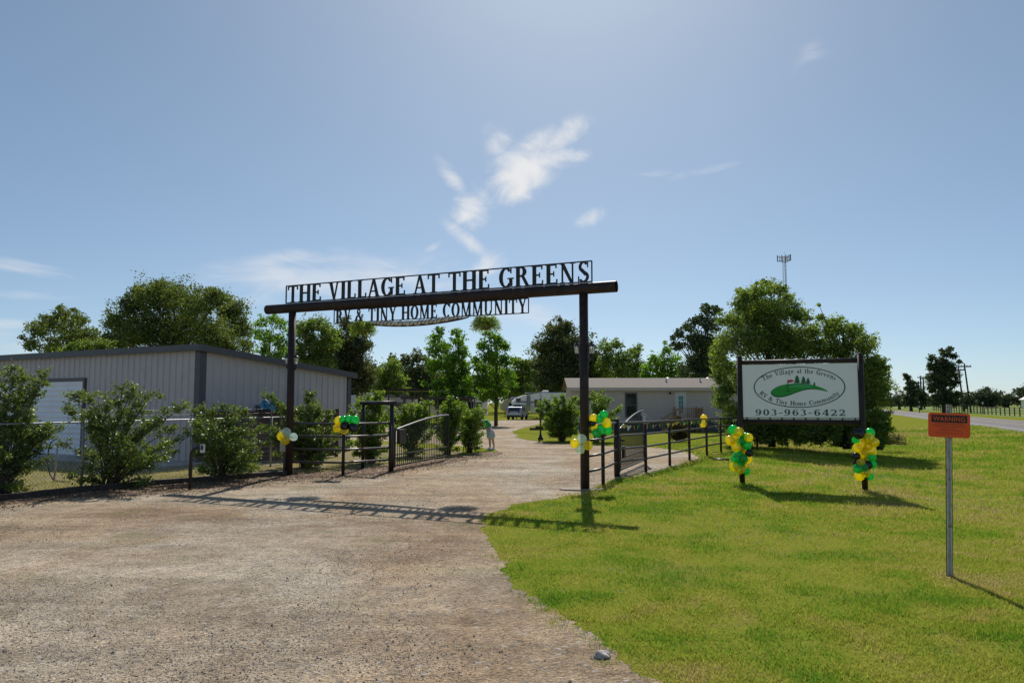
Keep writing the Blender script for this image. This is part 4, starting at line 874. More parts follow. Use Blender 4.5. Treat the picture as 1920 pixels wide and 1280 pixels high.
# ------------------------------------------------------------------ lettering (serif letters cut from strokes)
T_, t_, s_ = .20, .09, .06
def Rr(a, b, c, d): return ('P', [(a, b), (c, b), (c, d), (a, d)])
def Qq(*p): return ('P', list(p))
def Ee(cx, cy, rx, ry, a0, a1, tx, ty): return ('E', cx, cy, rx, ry, a0, a1, tx, ty)
def stem(x, w=T_): return [Rr(x, 0, x+w, 1), Rr(x-.08, 0, x+w+.08, s_), Rr(x-.08, 1-s_, x+w+.08, 1)]
def ls(x, top=.64, foot=True, w=.14): return [Rr(x, 0, x+w, top), Rr(x-.06, top-.05, x, top)]+([Rr(x-.06, 0, x+w+.06, .05)] if foot else [])
GL = {
 'T': (.80, [Rr(.31,0,.48,1-t_), Rr(.03,1-t_,.76,1), Rr(.03,.74,.09,1-t_), Rr(.70,.74,.76,1-t_), Rr(.2,0,.59,s_)]),
 'H': (.92, stem(.1)+stem(.64)+[Rr(.27,.47,.64,.47+t_)]),
 'E': (.74, stem(.1)+[Rr(.27,1-t_,.64,1), Rr(.58,.78,.64,1-t_), Rr(.27,0,.68,t_), Rr(.62,t_,.68,.25), Rr(.27,.47,.5,.545), Rr(.46,.38,.51,.63)]),
 'V': (.82, [Qq((.07,1),(.27,1),(.48,.0),(.37,0)), Qq((.61,1),(.69,1),(.46,0),(.40,.05)), Rr(.0,1-s_,.34,1), Rr(.54,1-s_,.79,1)]),
 'I': (.40, stem(.11)), 'L': (.70, stem(.1)+[Rr(.27,0,.64,t_), Rr(.58,t_,.64,.27)]),
 'A': (.86, [Qq((.36,1),(.48,1),(.78,0),(.58,0)), Qq((.36,1),(.43,.9),(.15,0),(.08,0)), Rr(.2,.29,.63,.36), Rr(0,0,.25,s_), Rr(.5,0,.85,s_)]),
 'G': (.88, [Ee(.43,.5,.39,.51,42,320,T_,t_), Rr(.62,.06,.79,.44), Rr(.52,.42,.87,.42+s_), Rr(.68,.70,.74,1)]),
 'R': (.88, stem(.1)+[Ee(.38,.74,.29,.26,-90,90,T_,t_), Rr(.27,1-t_,.38,1), Rr(.27,.48,.38,.48+t_), Qq((.38,.51),(.55,.51),(.84,0),(.65,0)), Rr(.65,0,.9,s_)]),
 'N': (.92, [Rr(.14,0,.215,1), Rr(.68,0,.755,1), Qq((.06,1),(.27,1),(.755,0),(.60,0)), Rr(.04,0,.32,s_), Rr(.57,1-s_,.87,1), Rr(.02,1-s_,.2,1)]),
 'S': (.68, [Ee(.34,.735,.25,.275,30,245,.14,t_), Ee(.34,.265,.28,.275,-150,65,.14,t_), Qq((.12,.60),(.28,.68),(.58,.38),(.40,.31)), Rr(.53,.70,.58,.98), Rr(.06,.03,.11,.30)]),
 'O': (.90, [Ee(.44,.5,.40,.51,0,360,T_,t_)]),
 'C': (.82, [Ee(.43,.5,.39,.51,42,318,T_,t_), Rr(.68,.70,.74,1)]),
 'M': (1.08, [Rr(.12,0,.195,1), Rr(.78,0,.95,1), Qq((.08,1),(.29,1),(.56,0),(.48,0)), Qq((.79,1),(.87,1),(.56,0),(.49,.02)), Rr(.03,0,.30,s_), Rr(.70,0,1.03,s_), Rr(.02,1-s_,.2,1), Rr(.86,1-s_,1.03,1)]),
 'U': (.90, [Rr(.11,.3,.28,1), Ee(.43,.32,.32,.33,180,360,.14,t_), Rr(.675,.3,.75,1), Rr(.03,1-s_,.36,1), Rr(.59,1-s_,.84,1)]),
 'Y': (.82, [Rr(.33,0,.50,.48), Qq((.05,1),(.25,1),(.50,.46),(.34,.42)), Qq((.64,1),(.72,1),(.50,.44),(.42,.44)), Rr(.23,0,.60,s_), Rr(0,1-s_,.33,1), Rr(.55,1-s_,.80,1)]),
 '&': (.94, [Ee(.37,.77,.19,.23,0,360,.09,t_), Ee(.34,.27,.29,.28,90,345,.15,t_), Qq((.19,.70),(.34,.78),(.86,0),(.66,0)), Qq((.62,.28),(.68,.24),(.82,.52),(.76,.54)), Rr(.66,.52,.90,.57)]),
 'h': (.66, [Rr(.08,0,.22,1), Rr(.02,.95,.08,1), Rr(.02,0,.28,.05), Ee(.36,.42,.22,.24,0,180,.14,.07), Rr(.44,0,.58,.42), Rr(.38,0,.64,.05)]),
 'n': (.66, ls(.08)+[Ee(.36,.42,.22,.24,0,180,.14,.07), Rr(.44,0,.58,.42), Rr(.38,0,.64,.05)]),
 'm': (1.0, ls(.08)+[Ee(.34,.42,.20,.24,0,180,.14,.07), Rr(.40,0,.54,.42), Ee(.68,.42,.20,.24,0,180,.14,.07), Rr(.74,0,.88,.42), Rr(.34,0,.60,.05), Rr(.68,0,.94,.05)]),
 'e': (.58, [Ee(.29,.33,.25,.34,0,315,.14,.06), Rr(.12,.33,.52,.39)]),
 'o': (.60, [Ee(.30,.33,.26,.34,0,360,.14,.05)]),
 'i': (.32, ls(.09)+[Rr(.08,.78,.24,.94)]), 'l': (.32, [Rr(.09,0,.23,1), Rr(.02,.95,.09,1), Rr(.02,0,.30,.05)]),
 'a': (.56, [Ee(.25,.19,.21,.20,0,360,.12,.06), Rr(.34,0,.48,.48), Ee(.28,.46,.20,.20,0,160,.10,.06), Rr(.46,0,.55,.06)]),
 'g': (.58, [Ee(.27,.42,.23,.24,0,360,.12,.06), Ee(.28,-.12,.26,.16,0,360,.09,.06), Rr(.16,.02,.30,.20), Rr(.42,.57,.57,.64)]),
 't': (.42, [Rr(.12,.1,.26,.86), Rr(.02,.58,.38,.65), Ee(.26,.15,.15,.16,180,330,.14,.07)]),
 'r': (.50, ls(.08)+[Ee(.33,.48,.15,.17,20,150,.08,.07), Rr(.36,.44,.48,.60)]),
 's': (.46, [Ee(.22,.48,.16,.18,20,250,.10,.06), Ee(.22,.18,.17,.19,-160,80,.10,.06), Qq((.08,.40),(.20,.44),(.38,.26),(.26,.20))]),
 'u': (.66, [Rr(.08,.2,.22,.64), Rr(.02,.59,.08,.64), Ee(.29,.22,.21,.24,180,360,.14,.07), Rr(.42,0,.56,.64), Rr(.56,0,.62,.05), Rr(.36,.59,.42,.64)]),
 'y': (.60, [Qq((.04,.64),(.20,.64),(.38,.06),(.26,.04)), Qq((.46,.64),(.53,.64),(.26,-.26),(.19,-.22)), Rr(.0,.59,.26,.64), Rr(.40,.59,.60,.64), Rr(.06,-.30,.22,-.18)]),
 '0': (.68, [Ee(.33,.5,.30,.51,0,360,.18,.06)]),
 '9': (.68, [Ee(.32,.67,.28,.34,0,360,.17,.06), Ee(.27,.52,.34,.53,-95,25,.16,.07), Rr(.06,.02,.22,.14)]),
 '6': (.68, [Ee(.34,.33,.28,.34,0,360,.17,.06), Ee(.39,.48,.34,.53,85,205,.16,.07), Rr(.44,.86,.60,.98)]),
 '3': (.66, [Ee(.29,.74,.25,.27,-85,150,.16,.06), Ee(.29,.27,.30,.28,-150,85,.17,.06)]),
 '4': (.70, [Rr(.38,0,.56,1), Qq((.40,1),(.48,1),(.12,.30),(.03,.30)), Rr(.03,.24,.66,.33), Rr(.28,0,.66,.05)]),
 '2': (.68, [Ee(.31,.71,.28,.30,-35,165,.17,.06), Qq((.40,.52),(.56,.58),(.26,.12),(.05,.06)), Rr(.05,0,.60,.14), Rr(.55,.14,.60,.30)]),
 '-': (.46, [Rr(.05,.34,.40,.44)]), ' ': (.42, []),
}
def text_width(s, kern=.0): return sum(GL[c][0]+kern for c in s)-kern
def glyph_polys(c):
    out = []
    for p in GL[c][1]:
        if p[0] == 'P': out.append(p[1])
        else:
            _, cx, cy, rx, ry, a0, a1, tx, ty = p; n = max(4, int(abs(a1-a0)/22))
            for i in range(n):
                a, b = math.radians(a0+(a1-a0)*i/n), math.radians(a0+(a1-a0)*(i+1)/n)
                out.append([(cx+rx*math.cos(a), cy+ry*math.sin(a)), (cx+rx*math.cos(b), cy+ry*math.sin(b)), (cx+(rx-tx)*math.cos(b), cy+(ry-ty)*math.sin(b)), (cx+(rx-tx)*math.cos(a), cy+(ry-ty)*math.sin(a))])
    return out
def write(mb, s, x0, x1, z0, h, y0, y1, place=None, kern=.04):
    """letters standing in the XZ plane read from -Y; stretched to run from x0 to x1"""
    k = (x1-x0)/text_width(s, kern); x = x0; j = 0
    for c in s:
        for poly in glyph_polys(c):
            e = .0004*(j % 7); j += 1
            pts = [(x+px*k, z0+pz*h) for px, pz in poly]
            if place: pts = [place(p) for p in pts]
            mb.prism(pts, y0-e, y1+e)
        x += (GL[c][0]+kern)*k
def write_words(s, x0, x1, z0, h, y0, y1, m, parent, kern=.04, name='word'):
    k = (x1-x0)/text_width(s, kern); x = x0
    for wd in s.split(' '):
        w = (text_width(wd, kern)+kern)*k; b = MB(); write(b, wd, x, x+w-kern*k, z0, h, y0, y1, kern=kern); b.build(name, m, parent); x += w+(GL[' '][0]+kern)*k
#ARCH
LP = G(541, 890); RP = G(1097, 918)
def arch():
    d = RP-LP; L = d.length; rz = math.atan2(d.y, d.x)
    t = thing('entrance_arch', 'tall dark pipe entrance arch carrying cut steel lettering over the gravel drive', 'arch', LP, rz)
    def X(px):  # distance along the arch seen at this pixel column on the beam
        rx = (px-960)/FPX; best = None
        u = d/L; 
        # solve (LP+u s) with screen x = px at height 4.35
        s = 0.0; lo, hi = -3.0, L+3.0
        for _ in range(40):
            s = (lo+hi)/2; p = LP+u*s; depth = p.y*math.cos(PITCH)+(4.35-CAM_H)*math.sin(PITCH)
            if p.x/depth < rx: lo = s
            else: hi = s
        return s
    H = 4.36
    for x in (0, L): m = MB(); m.tube([(x, 0, -.1), (x, 0, H-.10)], .098, 20); m.build('post', M['pipe'], t)
    x0, x1 = X(501), X(1156); m = MB(); 
    m.tube([(x0, 0, H), (x1, 0, H)], .125, 24, cap=False); m.tube([(x1, 0, H), (x0, 0, H)], .112, 24, cap=False)
    for xx in (x0+.06, x1-.06): m.tube([(xx-.003, 0, H), (xx+.003, 0, H)], .111, 24)
    m.build('beam', M['pipe'], t)
    # upper sign
    a, b = X(536), X(1110); zb, zt = H+.145, H+.60
    f = MB()
    for p, q in (((a,0,zb),(b,0,zb)), ((a,0,zt),(b,0,zt)), ((a,0,zb),(a,0,zt)), ((b,0,zb),(b,0,zt))): f.bar(p, q, .026, .026)
    for k in range(8): xx = a+(b-a)*(k+.5)/8; f.bar((xx, 0, H+.11), (xx, 0, zb), .02, .02)
    fo = f.build('sign_frame', M['sign_metal'], t)
    write_words('THE VILLAGE AT THE GREENS', a+.05, b-.04, zb-.005, zt-zb+.01, -.016, .012, M['sign_metal'], fo, .03)
    # lower sign
    a, b = X(627), X(991); zt, zb = H-.135, H-.47
    f = MB()
    for p, q in (((a,0,zb),(b,0,zb)), ((a,0,zt),(b,0,zt)), ((a,0,zb),(a,0,zt)), ((b,0,zb),(b,0,zt))): f.bar(p, q, .02, .02)
    fo = f.build('sign_frame', M['sign_metal'], t)
    write_words('RV & TINY HOME COMMUNITY', a+.05, b-.04, zb-.004, zt-zb+.008, -.014, .010, M['sign_metal'], fo, .04)
    return t, X, L, rz
ARCH, AX, AL, ARZ = arch()
def arch_world(x, y, z): c, s = math.cos(ARZ), math.sin(ARZ); return Vector((LP.x+x*c-y*s, LP.y+x*s+y*c, z))
def footing():
    t = thing('concrete_footing', 'flat concrete collar at the foot of the right arch post', 'footing', RP)
    m = MB(); rs = np.random.RandomState(2); P = []
    for k in range(18): a = 2*PI*k/18; P.append((.52*math.cos(a)*(1+rs.normal(0, .05))-.05, .26*math.sin(a)*(1+rs.normal(0, .06))))
    m.prism(P, .0, .03, axis='z'); m.build('slab', M['footing'], t)
footing()
def rolled_banner():
    x0, x1 = AX(693), AX(880); z0, z1 = 3.86, 3.90; N = 34
    o = arch_world(x0, 0, z0); t = thing('rolled_banner', 'rolled up cloth banner tied in a sagging bundle under the small lettering', 'banner', o, ARZ)
    L = x1-x0; m = MB(); c = MB(); pts = []
    for i in range(N+1): u = i/N; pts.append(Vector((L*u, -.02, -.10*math.sin(PI*u)**.8+(z1-z0)*u)))
    m.tube([p+Vector((0, .0, -.035)) for p in pts], [.012+.022*math.sin(PI*min(1, (i/N)*1.02))**.4 for i in range(N+1)], 10); m.build('roll', M['rope'], t)
    rs = np.random.RandomState(8); rr = [.008+(.045+.012*math.sin(i*1.9)+.008*rs.rand())*min(1, math.sin(PI*(i/N)**.8)*1.6) if 0 < i < N else .006 for i in range(N+1)]
    c.tube([p+Vector((0, -.012, .015+.008*math.sin(i*2.1))) for i, p in enumerate(pts)], rr, 10); c.build('cloth', M['strawcloth'], t)
    w = MB(); n = 26
    for k in range(n):
        u = (k+.5)/n; i = int(u*N); p = pts[i].lerp(pts[min(N, i+1)], u*N-i); r = rr[i]+.006
        ring = [p+Vector((.035*math.sin(a)*1.0, -.012-r*math.cos(a), .012+r*math.sin(a))) for a in [2*PI*j/10 for j in range(11)]]; w.tube(ring, .0075, 4, cap=False)
    for u in (0, 1): w.tube([pts[0] if u == 0 else pts[-1], (pts[0] if u == 0 else pts[-1])+Vector((-.25 if u == 0 else .28, 0, .04 if u == 0 else .10))], .006, 4)
    w.build('tie_cord', M['rope'], t)
rolled_banner()
def hanging_fern(px, py, label):
    x = AX(px); p = arch_world(x, 0, V(px, py, (LP+(RP-LP)*(x/AL)).y).z); t = thing('hanging_fern', label, 'hanging plant', p, 0, 'hanging ferns under the arch beam')
    rs = np.random.RandomState(int(px)); b = MB(); b.lathe([(.05,-.13),(.11,-.10),(.13,-.03),(.13,.0)], 16); b.build('basket', M['coir'], t)
    w = MB()
    for k in range(3): a = 2*PI*k/3; w.tube([(.13*math.cos(a), .13*math.sin(a), .0), (0, 0, .34)], .003, 3)
    w.tube([(0, 0, .34), (0, 0, H_FERN(p.z))], .003, 3); w.build('hanger', M['black'], t)
    C = []
    for k in range(330):
        a = rs.rand()*2*PI; l = rs.uniform(.25, .37); up = rs.uniform(-.02, .24)
        for j in range(18):
            u = (j+2)/19; r = l*u; z = up*math.sin(u*PI*.75)*1.0-.17*u*u*rs.uniform(.5, 1.2); C.append((r*math.cos(a)+rs.normal(0, .01), r*math.sin(a)+rs.normal(0, .01), z+rs.normal(0, .01)))
    C = np.array(C); np_mesh('fronds', leaf_quads(C, .045, rs, .35, .25), 4, M['fern'], t, np.clip(rs.rand(len(C)), 0, 1))
def H_FERN(z): return max(.36, 3.90-z)
hanging_fern(681, 617, 'hanging fern basket under the left part of the arch, below the lettering RV'); hanging_fern(911, 608, 'hanging fern basket under the right part of the arch, below the end of COMMUNITY')
def lantern():
    t = empty('wall_lantern', (0,0,0)); 
    b = MB(); b.bbox((0, -.05, -.34), (.022, .05, .02)); b.tube([(.02, 0, -.30), (.09, 0, -.31), (.10, 0, -.27)], .012, 6); b.tube([(.10, 0, -.28), (.10, 0, -.16)], [.03, .018], 8); b.build('bracket', M['black'], t)
    g = MB(); g.lathe([(.045,-.15),(.062,-.09),(.078,.0),(.08,.04)], 8, (.10,0,0), smooth=False); g.build('glass', M['glass'], t)
    r = MB()
    for k in range(8): a = 2*PI*k/8; r.tube([(.10+.048*math.cos(a), .048*math.sin(a), -.15), (.10+.065*math.cos(a), .065*math.sin(a), -.09), (.10+.084*math.cos(a), .084*math.sin(a), .042)], .0045, 4)
    r.lathe([(.02,-.18),(.05,-.165),(.05,-.15),(.0,-.15)], 10, (.10,0,0)); r.build('cage', M['black'], t)
    c = MB(); c.lathe([(.0,.042),(.105,.042),(.10,.06),(.06,.10),(.035,.115),(.03,.14),(.012,.16),(.012,.19),(0,.20)], 10, (.10,0,0)); c.build('cap', M['black'], t)
    bb = MB(); bb.lathe([(0,-.15),(.013,-.14),(.016,-.06),(.0,-.03)], 8, (.10,0,0)); bb.build('candle', M['whitepl'], t)
    return t
lan0 = lantern(); first = True
for (x, side, z, lb) in ((0, -1, 3.02, 'black coach lantern on the left side of the left arch post'), (0, 1, 3.0, 'black coach lantern on the right side of the left arch post'),
                         (AL, -1, 3.07, 'black coach lantern on the left side of the right arch post'), (AL, 1, 3.05, 'black coach lantern on the right side of the right arch post')):
    o = lan0 if first else copy_tree(lan0); first = False
    off = .098; ang = ARZ+(PI*.92 if side < 0 else -.15); c = arch_world(x, 0, z); o.location = (c.x+math.cos(ang)*off, c.y+math.sin(ang)*off, z); o.rotation_euler = (0, 0, ang)
    o.scale = (.85,)*3; tag(o, lb, 'lantern', 'coach lanterns on the arch posts')
#FENCES
def rail_fence(name, label, pts, big, rails, ptop, rr=.028):
    t = thing(name, label, 'fence', pts[0]); O = Vector(pts[0])
    for i, p in enumerate(pts[1:], 1):
        q = Vector(p)-O; r, h = big.get(i, (.042, ptop)); m = MB(); m.tube([q+Vector((0,0,-.05)), q+Vector((0,0,h))], r, 14); 
        if i in big: m.lathe([(r,h),(r*.9,h+.03),(r*.5,h+.06),(.0,h+.075)], 14, q)
        m.build('post', M['pipe'], t)
    for z in rails:
        m = MB(); P = []
        for p in pts:
            q = Vector(p)-O; P.append(q+Vector((0,0,z*(1-.004*q.length))))
        m.tube(P, rr, 10); m.build('rail', M['rail'], t)
    return t
fr = [RP]+[G(*p) for p in ((1131,908),(1157,893),(1211,884.5),(1256,873),(1293,863),(1325.5,854),(1352,848),(1383,843),(1420,839))]
rail_fence('pipe_rail_fence', 'four rail pipe fence running back from the right arch post along the lawn', fr, {2: (.075, 1.40)}, (1.37, 1.04, .70, .37), 1.30)
fl = [LP]+[G(643, 891), G(731, 884)]
rail_fence('pipe_rail_fence', 'four rail pipe fence running from the left arch post to the left gate', fl, {}, (1.33, 1.0, .66, .33), 1.33)
def gate_frame():
    p = G(731, 884); q = V(682, 760, 21.4); q.z = 0; t = thing('pipe_goalpost', 'tall goalpost shaped black pipe frame at the hinge of the left gate', 'pipe stand', p+Vector((.02, .12, 0))); O = Vector(t.location)
    a = Vector((0, 0, 0)); b = q-O; h = 1.86
    for v in (a, b): m = MB(); m.tube([v, v+Vector((0,0,h-.05))], .062 if v is a else .05, 12); m.build('post', M['black'], t)
    d = (b-a).normalized(); m = MB(); m.tube([a-d*.13+Vector((0,0,h)), b+d*.12+Vector((0,0,h))], .055, 12); m.build('crossbar', M['black'], t)
gate_frame()
def gate_leaf(label, hinge, far, h0, h1, flip=1, n=30):
    d = far-hinge; L = d.length; t = thing('gate_leaf', label, 'gate', hinge, math.atan2(d.y, d.x), 'arched black picket gate leaves')
    def top(x): u = x/L; return h0+(h1-h0)*math.sin(u*PI/2)**1.0
    f = MB(); f.bar((0,0,.07), (0,0,h0), .05); f.bar((L,0,.07), (L,0,h1), .05); f.bar((0,0,.12), (L,0,.12), .04); f.bar((0,0,.42), (L,0,.42), .035); f.build('frame', M['black'], t)
    a = MB(); a.tube([(L*i/16, 0, top(L*i/16)) for i in range(17)], .03, 8); a.build('arched_rail', M['rail'], t)
    for i in range(n): x = L*(i+.5)/n; p = MB(); p.bar((x,0,.12), (x,0,top(x)), .016); p.build('picket', M['black'], t)
    return t
gl = gate_leaf('open arched picket gate leaf on the left of the drive', G(739, 881), G(840, 861), 1.10, 1.46)
b = MB(); b.bbox((.08, -.12, .72), (.5, -.03, 1.12)); b.build('operator_box', M['black'], gl)
gr = gate_leaf('open arched picket gate leaf behind the right pipe fence', G(1162, 889.5), V(1207, 762, 23.2)*1.0-Vector((0,0,V(1207,762,23.2).z)), 1.16, 1.62)
lk = MB(); lk.bbox((.2, -.08, .42), (.45, -.02, .72)); lk.build('operator_box', M['black'], gr)
def arm():
    p = V(1207, 778, 22.8); t = thing('gate_opener_arm', 'pale gate opener arm fixed to the free end of the right gate leaf', 'gate opener', p)
    m = MB(); m.bbox((-.09, -.04, -.02), (.02, .03, .10)); m.tube([(0,0,.05),(.22,.1,-.1),(.02,.12,-.5)], .02, 6); m.build('arm', M['galv'], t); m = MB(); m.tube([(-.01,-.02,.0),(.06,0,-.42)], .045, 8); m.build('motor', M['whitepl'], t)
arm()
# boxes and small posts
def ebox():
    p = G(530, 888); t = thing('electrical_box', 'white electrical box on a grey conduit beside the left arch post', 'box', p)
    m = MB(); m.bbox((-.075, -.06, .58), (.075, .05, .95)); m.build('cover', M['whitepl'], t, bevel=.008)
    m = MB(); m.tube([(0.06,0,0),(.03,0,.58)], .045, 10); m.build('conduit', M['pipegrey'], t)
ebox()
def keypad():
    p = G(356, 919); t = thing('keypad_post', 'bent black pipe stand holding a small white keypad', 'keypad stand', p)
    m = MB(); m.tube([(0,0,-.05),(0,0,.72),(.01,0,.80),(.05,0,.87),(.12,0,.90),(.22,0,.90)], .034, 12); m.build('pipe', M['black'], t)
    m = MB(); m.bbox((.21,-.06,.80),(.29,.02,.98)); k = m.build('keypad', M['whitepl'], t, bevel=.006); m = MB(); m.bbox((.225,-.066,.86),(.275,-.061,.96)); m.build('buttons', M['plastic'], k)
keypad()
def hose():
    p = G(101, 903); t = thing('water_hydrant', 'slim yard hydrant pipe with a looped hose in the dry yard', 'hydrant', p)
    m = MB(); m.tube([(0,0,0),(.03,0,.5),(.06,0,.92)], .022, 8); m.build('pipe', M['galv'], t)
    m = MB(); m.tube([(.06,0,.92),(.08,0,.99),(0,-.02,1.0),(-.10,-.03,.93),(-.14,-.04,.75),(-.14,-.05,.45),(-.08,-.05,.2),(.02,-.06,.05),(.25,-.1,.02),(.45,-.15,.02)], .014, 7); m.build('hose', M['hose'], t)
hose()
#BILLBOARD
BL = G(1392, 907); BR = G(1622, 916)
def billboard():
    d = BR-BL; L = d.length; rz = math.atan2(d.y, d.x); t = thing('billboard', 'white entrance billboard with a golf green logo in a dark pipe frame', 'sign', BL, rz)
    for x in (0, L): m = MB(); m.tube([(x,0,-.1),(x,0,2.93)], .062, 18); m.lathe([(.062,2.93),(.05,2.955),(.0,2.965)], 18, (x,0,0)); m.build('post', M['pipe'], t)
    m = MB(); m.tube([(.055,0,2.80),(L-.055,0,2.80)], .05, 14); m.build('rail', M['pipe'], t)
    m = MB(); m.tube([(.055,0,1.43),(L-.055,0,1.43)], .05, 14); m.build('rail', M['pipe'], t)
    x0, x1, z0, z1 = .062, L-.062, 1.535, 2.74
    p = MB(); p.bbox((x0, -.02, z0), (x1, .02, z1)); pan = p.build('panel', M['panel'], t)
    w = MB()
    for i in range(10): x = x0+.08+(x1-x0-.16)*i/9; w.bbox((x-.012, -.012, 1.47), (x+.012, .012, z0))
    w.build('bracket', M['black'], t); w = MB()
    w.bbox((x0,.012,1.485),(x1,.016,1.53)); w.build('backing_strip', M['whitepl'], t)
    PW, PH = x1-x0, z1-z0
    # picture plane coordinates: u 0..1 across, v 0..1 up, measured on the panel
    def UV(u, v): return (x0+u*PW, z0+v*PH)
    # ellipse
    e = MB(); cu, cv = .498, .565; ru, rv = .398, .385; n = 72
    for i in range(n):
        a, b = 2*PI*i/n, 2*PI*(i+1)/n; k = .975; kk = .957
        e.prism([UV(cu+ru*math.cos(a), cv+rv*math.sin(a)), UV(cu+ru*math.cos(b), cv+rv*math.sin(b)), UV(cu+ru*k*math.cos(b), cv+rv*kk*math.sin(b)), UV(cu+ru*k*math.cos(a), cv+rv*kk*math.sin(a))], -.023, -.021)
    e.build('oval', M['greenink'], pan)
    # arched lettering
    def arc_text(s, ru_, rv_, a0, a1, h, inside_up, width=1.0):
        mb = MB(); w = text_width(s, .06); x = 0; 
        # equal arc length sampling
        N = 400; A = [a0+(a1-a0)*i/N for i in range(N+1)]; P = [(cu*PW+ru_*PW*math.cos(a), cv*PH+rv_*PH*math.sin(a)) for a in A]; S = [0]
        for i in range(N): S.append(S[-1]+math.hypot(P[i+1][0]-P[i][0], P[i+1][1]-P[i][1]))
        k = S[-1]/w; j = 0
        for c in s:
            if c == ' ': mb.build('word', M['blackink'], pan); mb = MB()
            gw = GL[c][0]; sc = (x+gw/2)*k; i = min(N-1, int(np.searchsorted(S, sc))); a = A[i]; px_, pz_ = P[i]
            tx, tz = P[min(N, i+2)][0]-P[max(0, i-2)][0], P[min(N, i+2)][1]-P[max(0, i-2)][1]; l = math.hypot(tx, tz); tx /= l; tz /= l
            for poly in glyph_polys(c):
                e_ = .0004*(j % 6); j += 1; q = []
                for (gx, gz_) in poly:
                    lx = (gx-gw/2)*k; lz = gz_*h
                    q.append((x0+px_+tx*lx-tz*lz, z0+pz_+tz*lx+tx*lz))
                mb.prism(q, -.0235-e_, -.021)
            x += gw+.06
        return mb
    arc_text('The Village at the Greens', .345, .262, math.radians(153), math.radians(26), .105, True).build('word', M['blackink'], pan)
    arc_text('RV & Tiny Home Community', .372, .345, math.radians(199), math.radians(339), .098, True).build('word', M['blackink'], pan)
    # phone number
    w = MB(); a = UV(.108, .035); b_ = UV(.892, .15); write(w, '903-963-6422', a[0], b_[0], a[1], b_[1]-a[1], -.0235, -.021, kern=.10); w.build('phone_number', M['greenink'], pan)
    # golf green
    def shape(top, bot, n=36):
        P = []
        def bez(pts, u):
            pts = [Vector(p) for p in pts]
            while len(pts) > 1: pts = [pts[i].lerp(pts[i+1], u) for i in range(len(pts)-1)]
            return pts[0]
        for i in range(n+1): P.append(bez(top, i/n))
        for i in range(1, n): P.append(bez(bot, i/n))
        return [UV(p.x, p.y) for p in P]
    def quads(top, bot, y0, mb, n=30):
        def bez(pts, u):
            pts = [Vector(p) for p in pts]
            while len(pts) > 1: pts = [pts[i].lerp(pts[i+1], u) for i in range(len(pts)-1)]
            return pts[0]
        for i in range(n):
            a, b = bez(top, i/n), bez(top, (i+1)/n); c, d_ = bez(bot, (i+1)/n), bez(bot, i/n)
            mb.prism([UV(*a), UV(*b), UV(*c), UV(*d_)], y0, -.021)
    m = MB(); quads([(.25,.47),(.30,.64),(.42,.65),(.60,.68),(.70,.56),(.745,.49)], [(.25,.47),(.265,.30),(.43,.31),(.50,.60),(.62,.55),(.745,.475)], -.0225, m); m.build('green_shadow', M['logodark'], pan)
    m = MB(); quads([(.262,.48),(.31,.635),(.42,.645),(.60,.675),(.70,.56),(.738,.49)], [(.262,.48),(.28,.34),(.43,.345),(.50,.62),(.62,.56),(.738,.482)], -.0245, m); m.build('golf_green', M['logogreen'], pan)
    m = MB(); quads([(.40,.575),(.46,.625),(.54,.63),(.62,.575)], [(.40,.57),(.46,.555),(.56,.55),(.62,.56)], -.026, m); m.build('highlight', M['logolight'], pan)
    def pine(cx, base, hh, wd, nm):
        m = MB(); k = 4
        for i in range(k):
            za = base+hh*(.12+.88*i/k*.86); zb = base+hh*min(1, .12+.88*(i+1.7)/k*.86); ww = wd*(1-.62*i/k); m.prism([UV(cx-ww, za), UV(cx+ww, za), UV(cx, zb)], -.0232-.0003*i, -.021)
        m.prism([UV(cx-.004, base-.02), UV(cx+.004, base-.02), UV(cx+.004, base+hh*.16), UV(cx-.004, base+hh*.16)], -.0228, -.021); m.build('pine_mark', M['logodark'], pan)
    pine(.487, .62, .175, .033, 0); pine(.543, .615, .155, .030, 0); pine(.582, .61, .13, .025, 0); pine(.635, .59, .07, .013, 0)
    m = MB(); m.prism([UV(.402,.49), UV(.4065,.49), UV(.4065,.70), UV(.402,.70)], -.028, -.021); m.prism([UV(.385,.485), UV(.424,.485), UV(.418,.497), UV(.392,.497)], -.0275, -.021); m.build('flag_pole', M['signblack'], pan)
    m = MB(); m.prism([UV(.4066,.65), UV(.43,.655), UV(.459,.68), UV(.449,.70), (UV(.43,.707)), UV(.4066,.70)], -.0285, -.021); m.build('flag', M['red'], pan)
billboard()
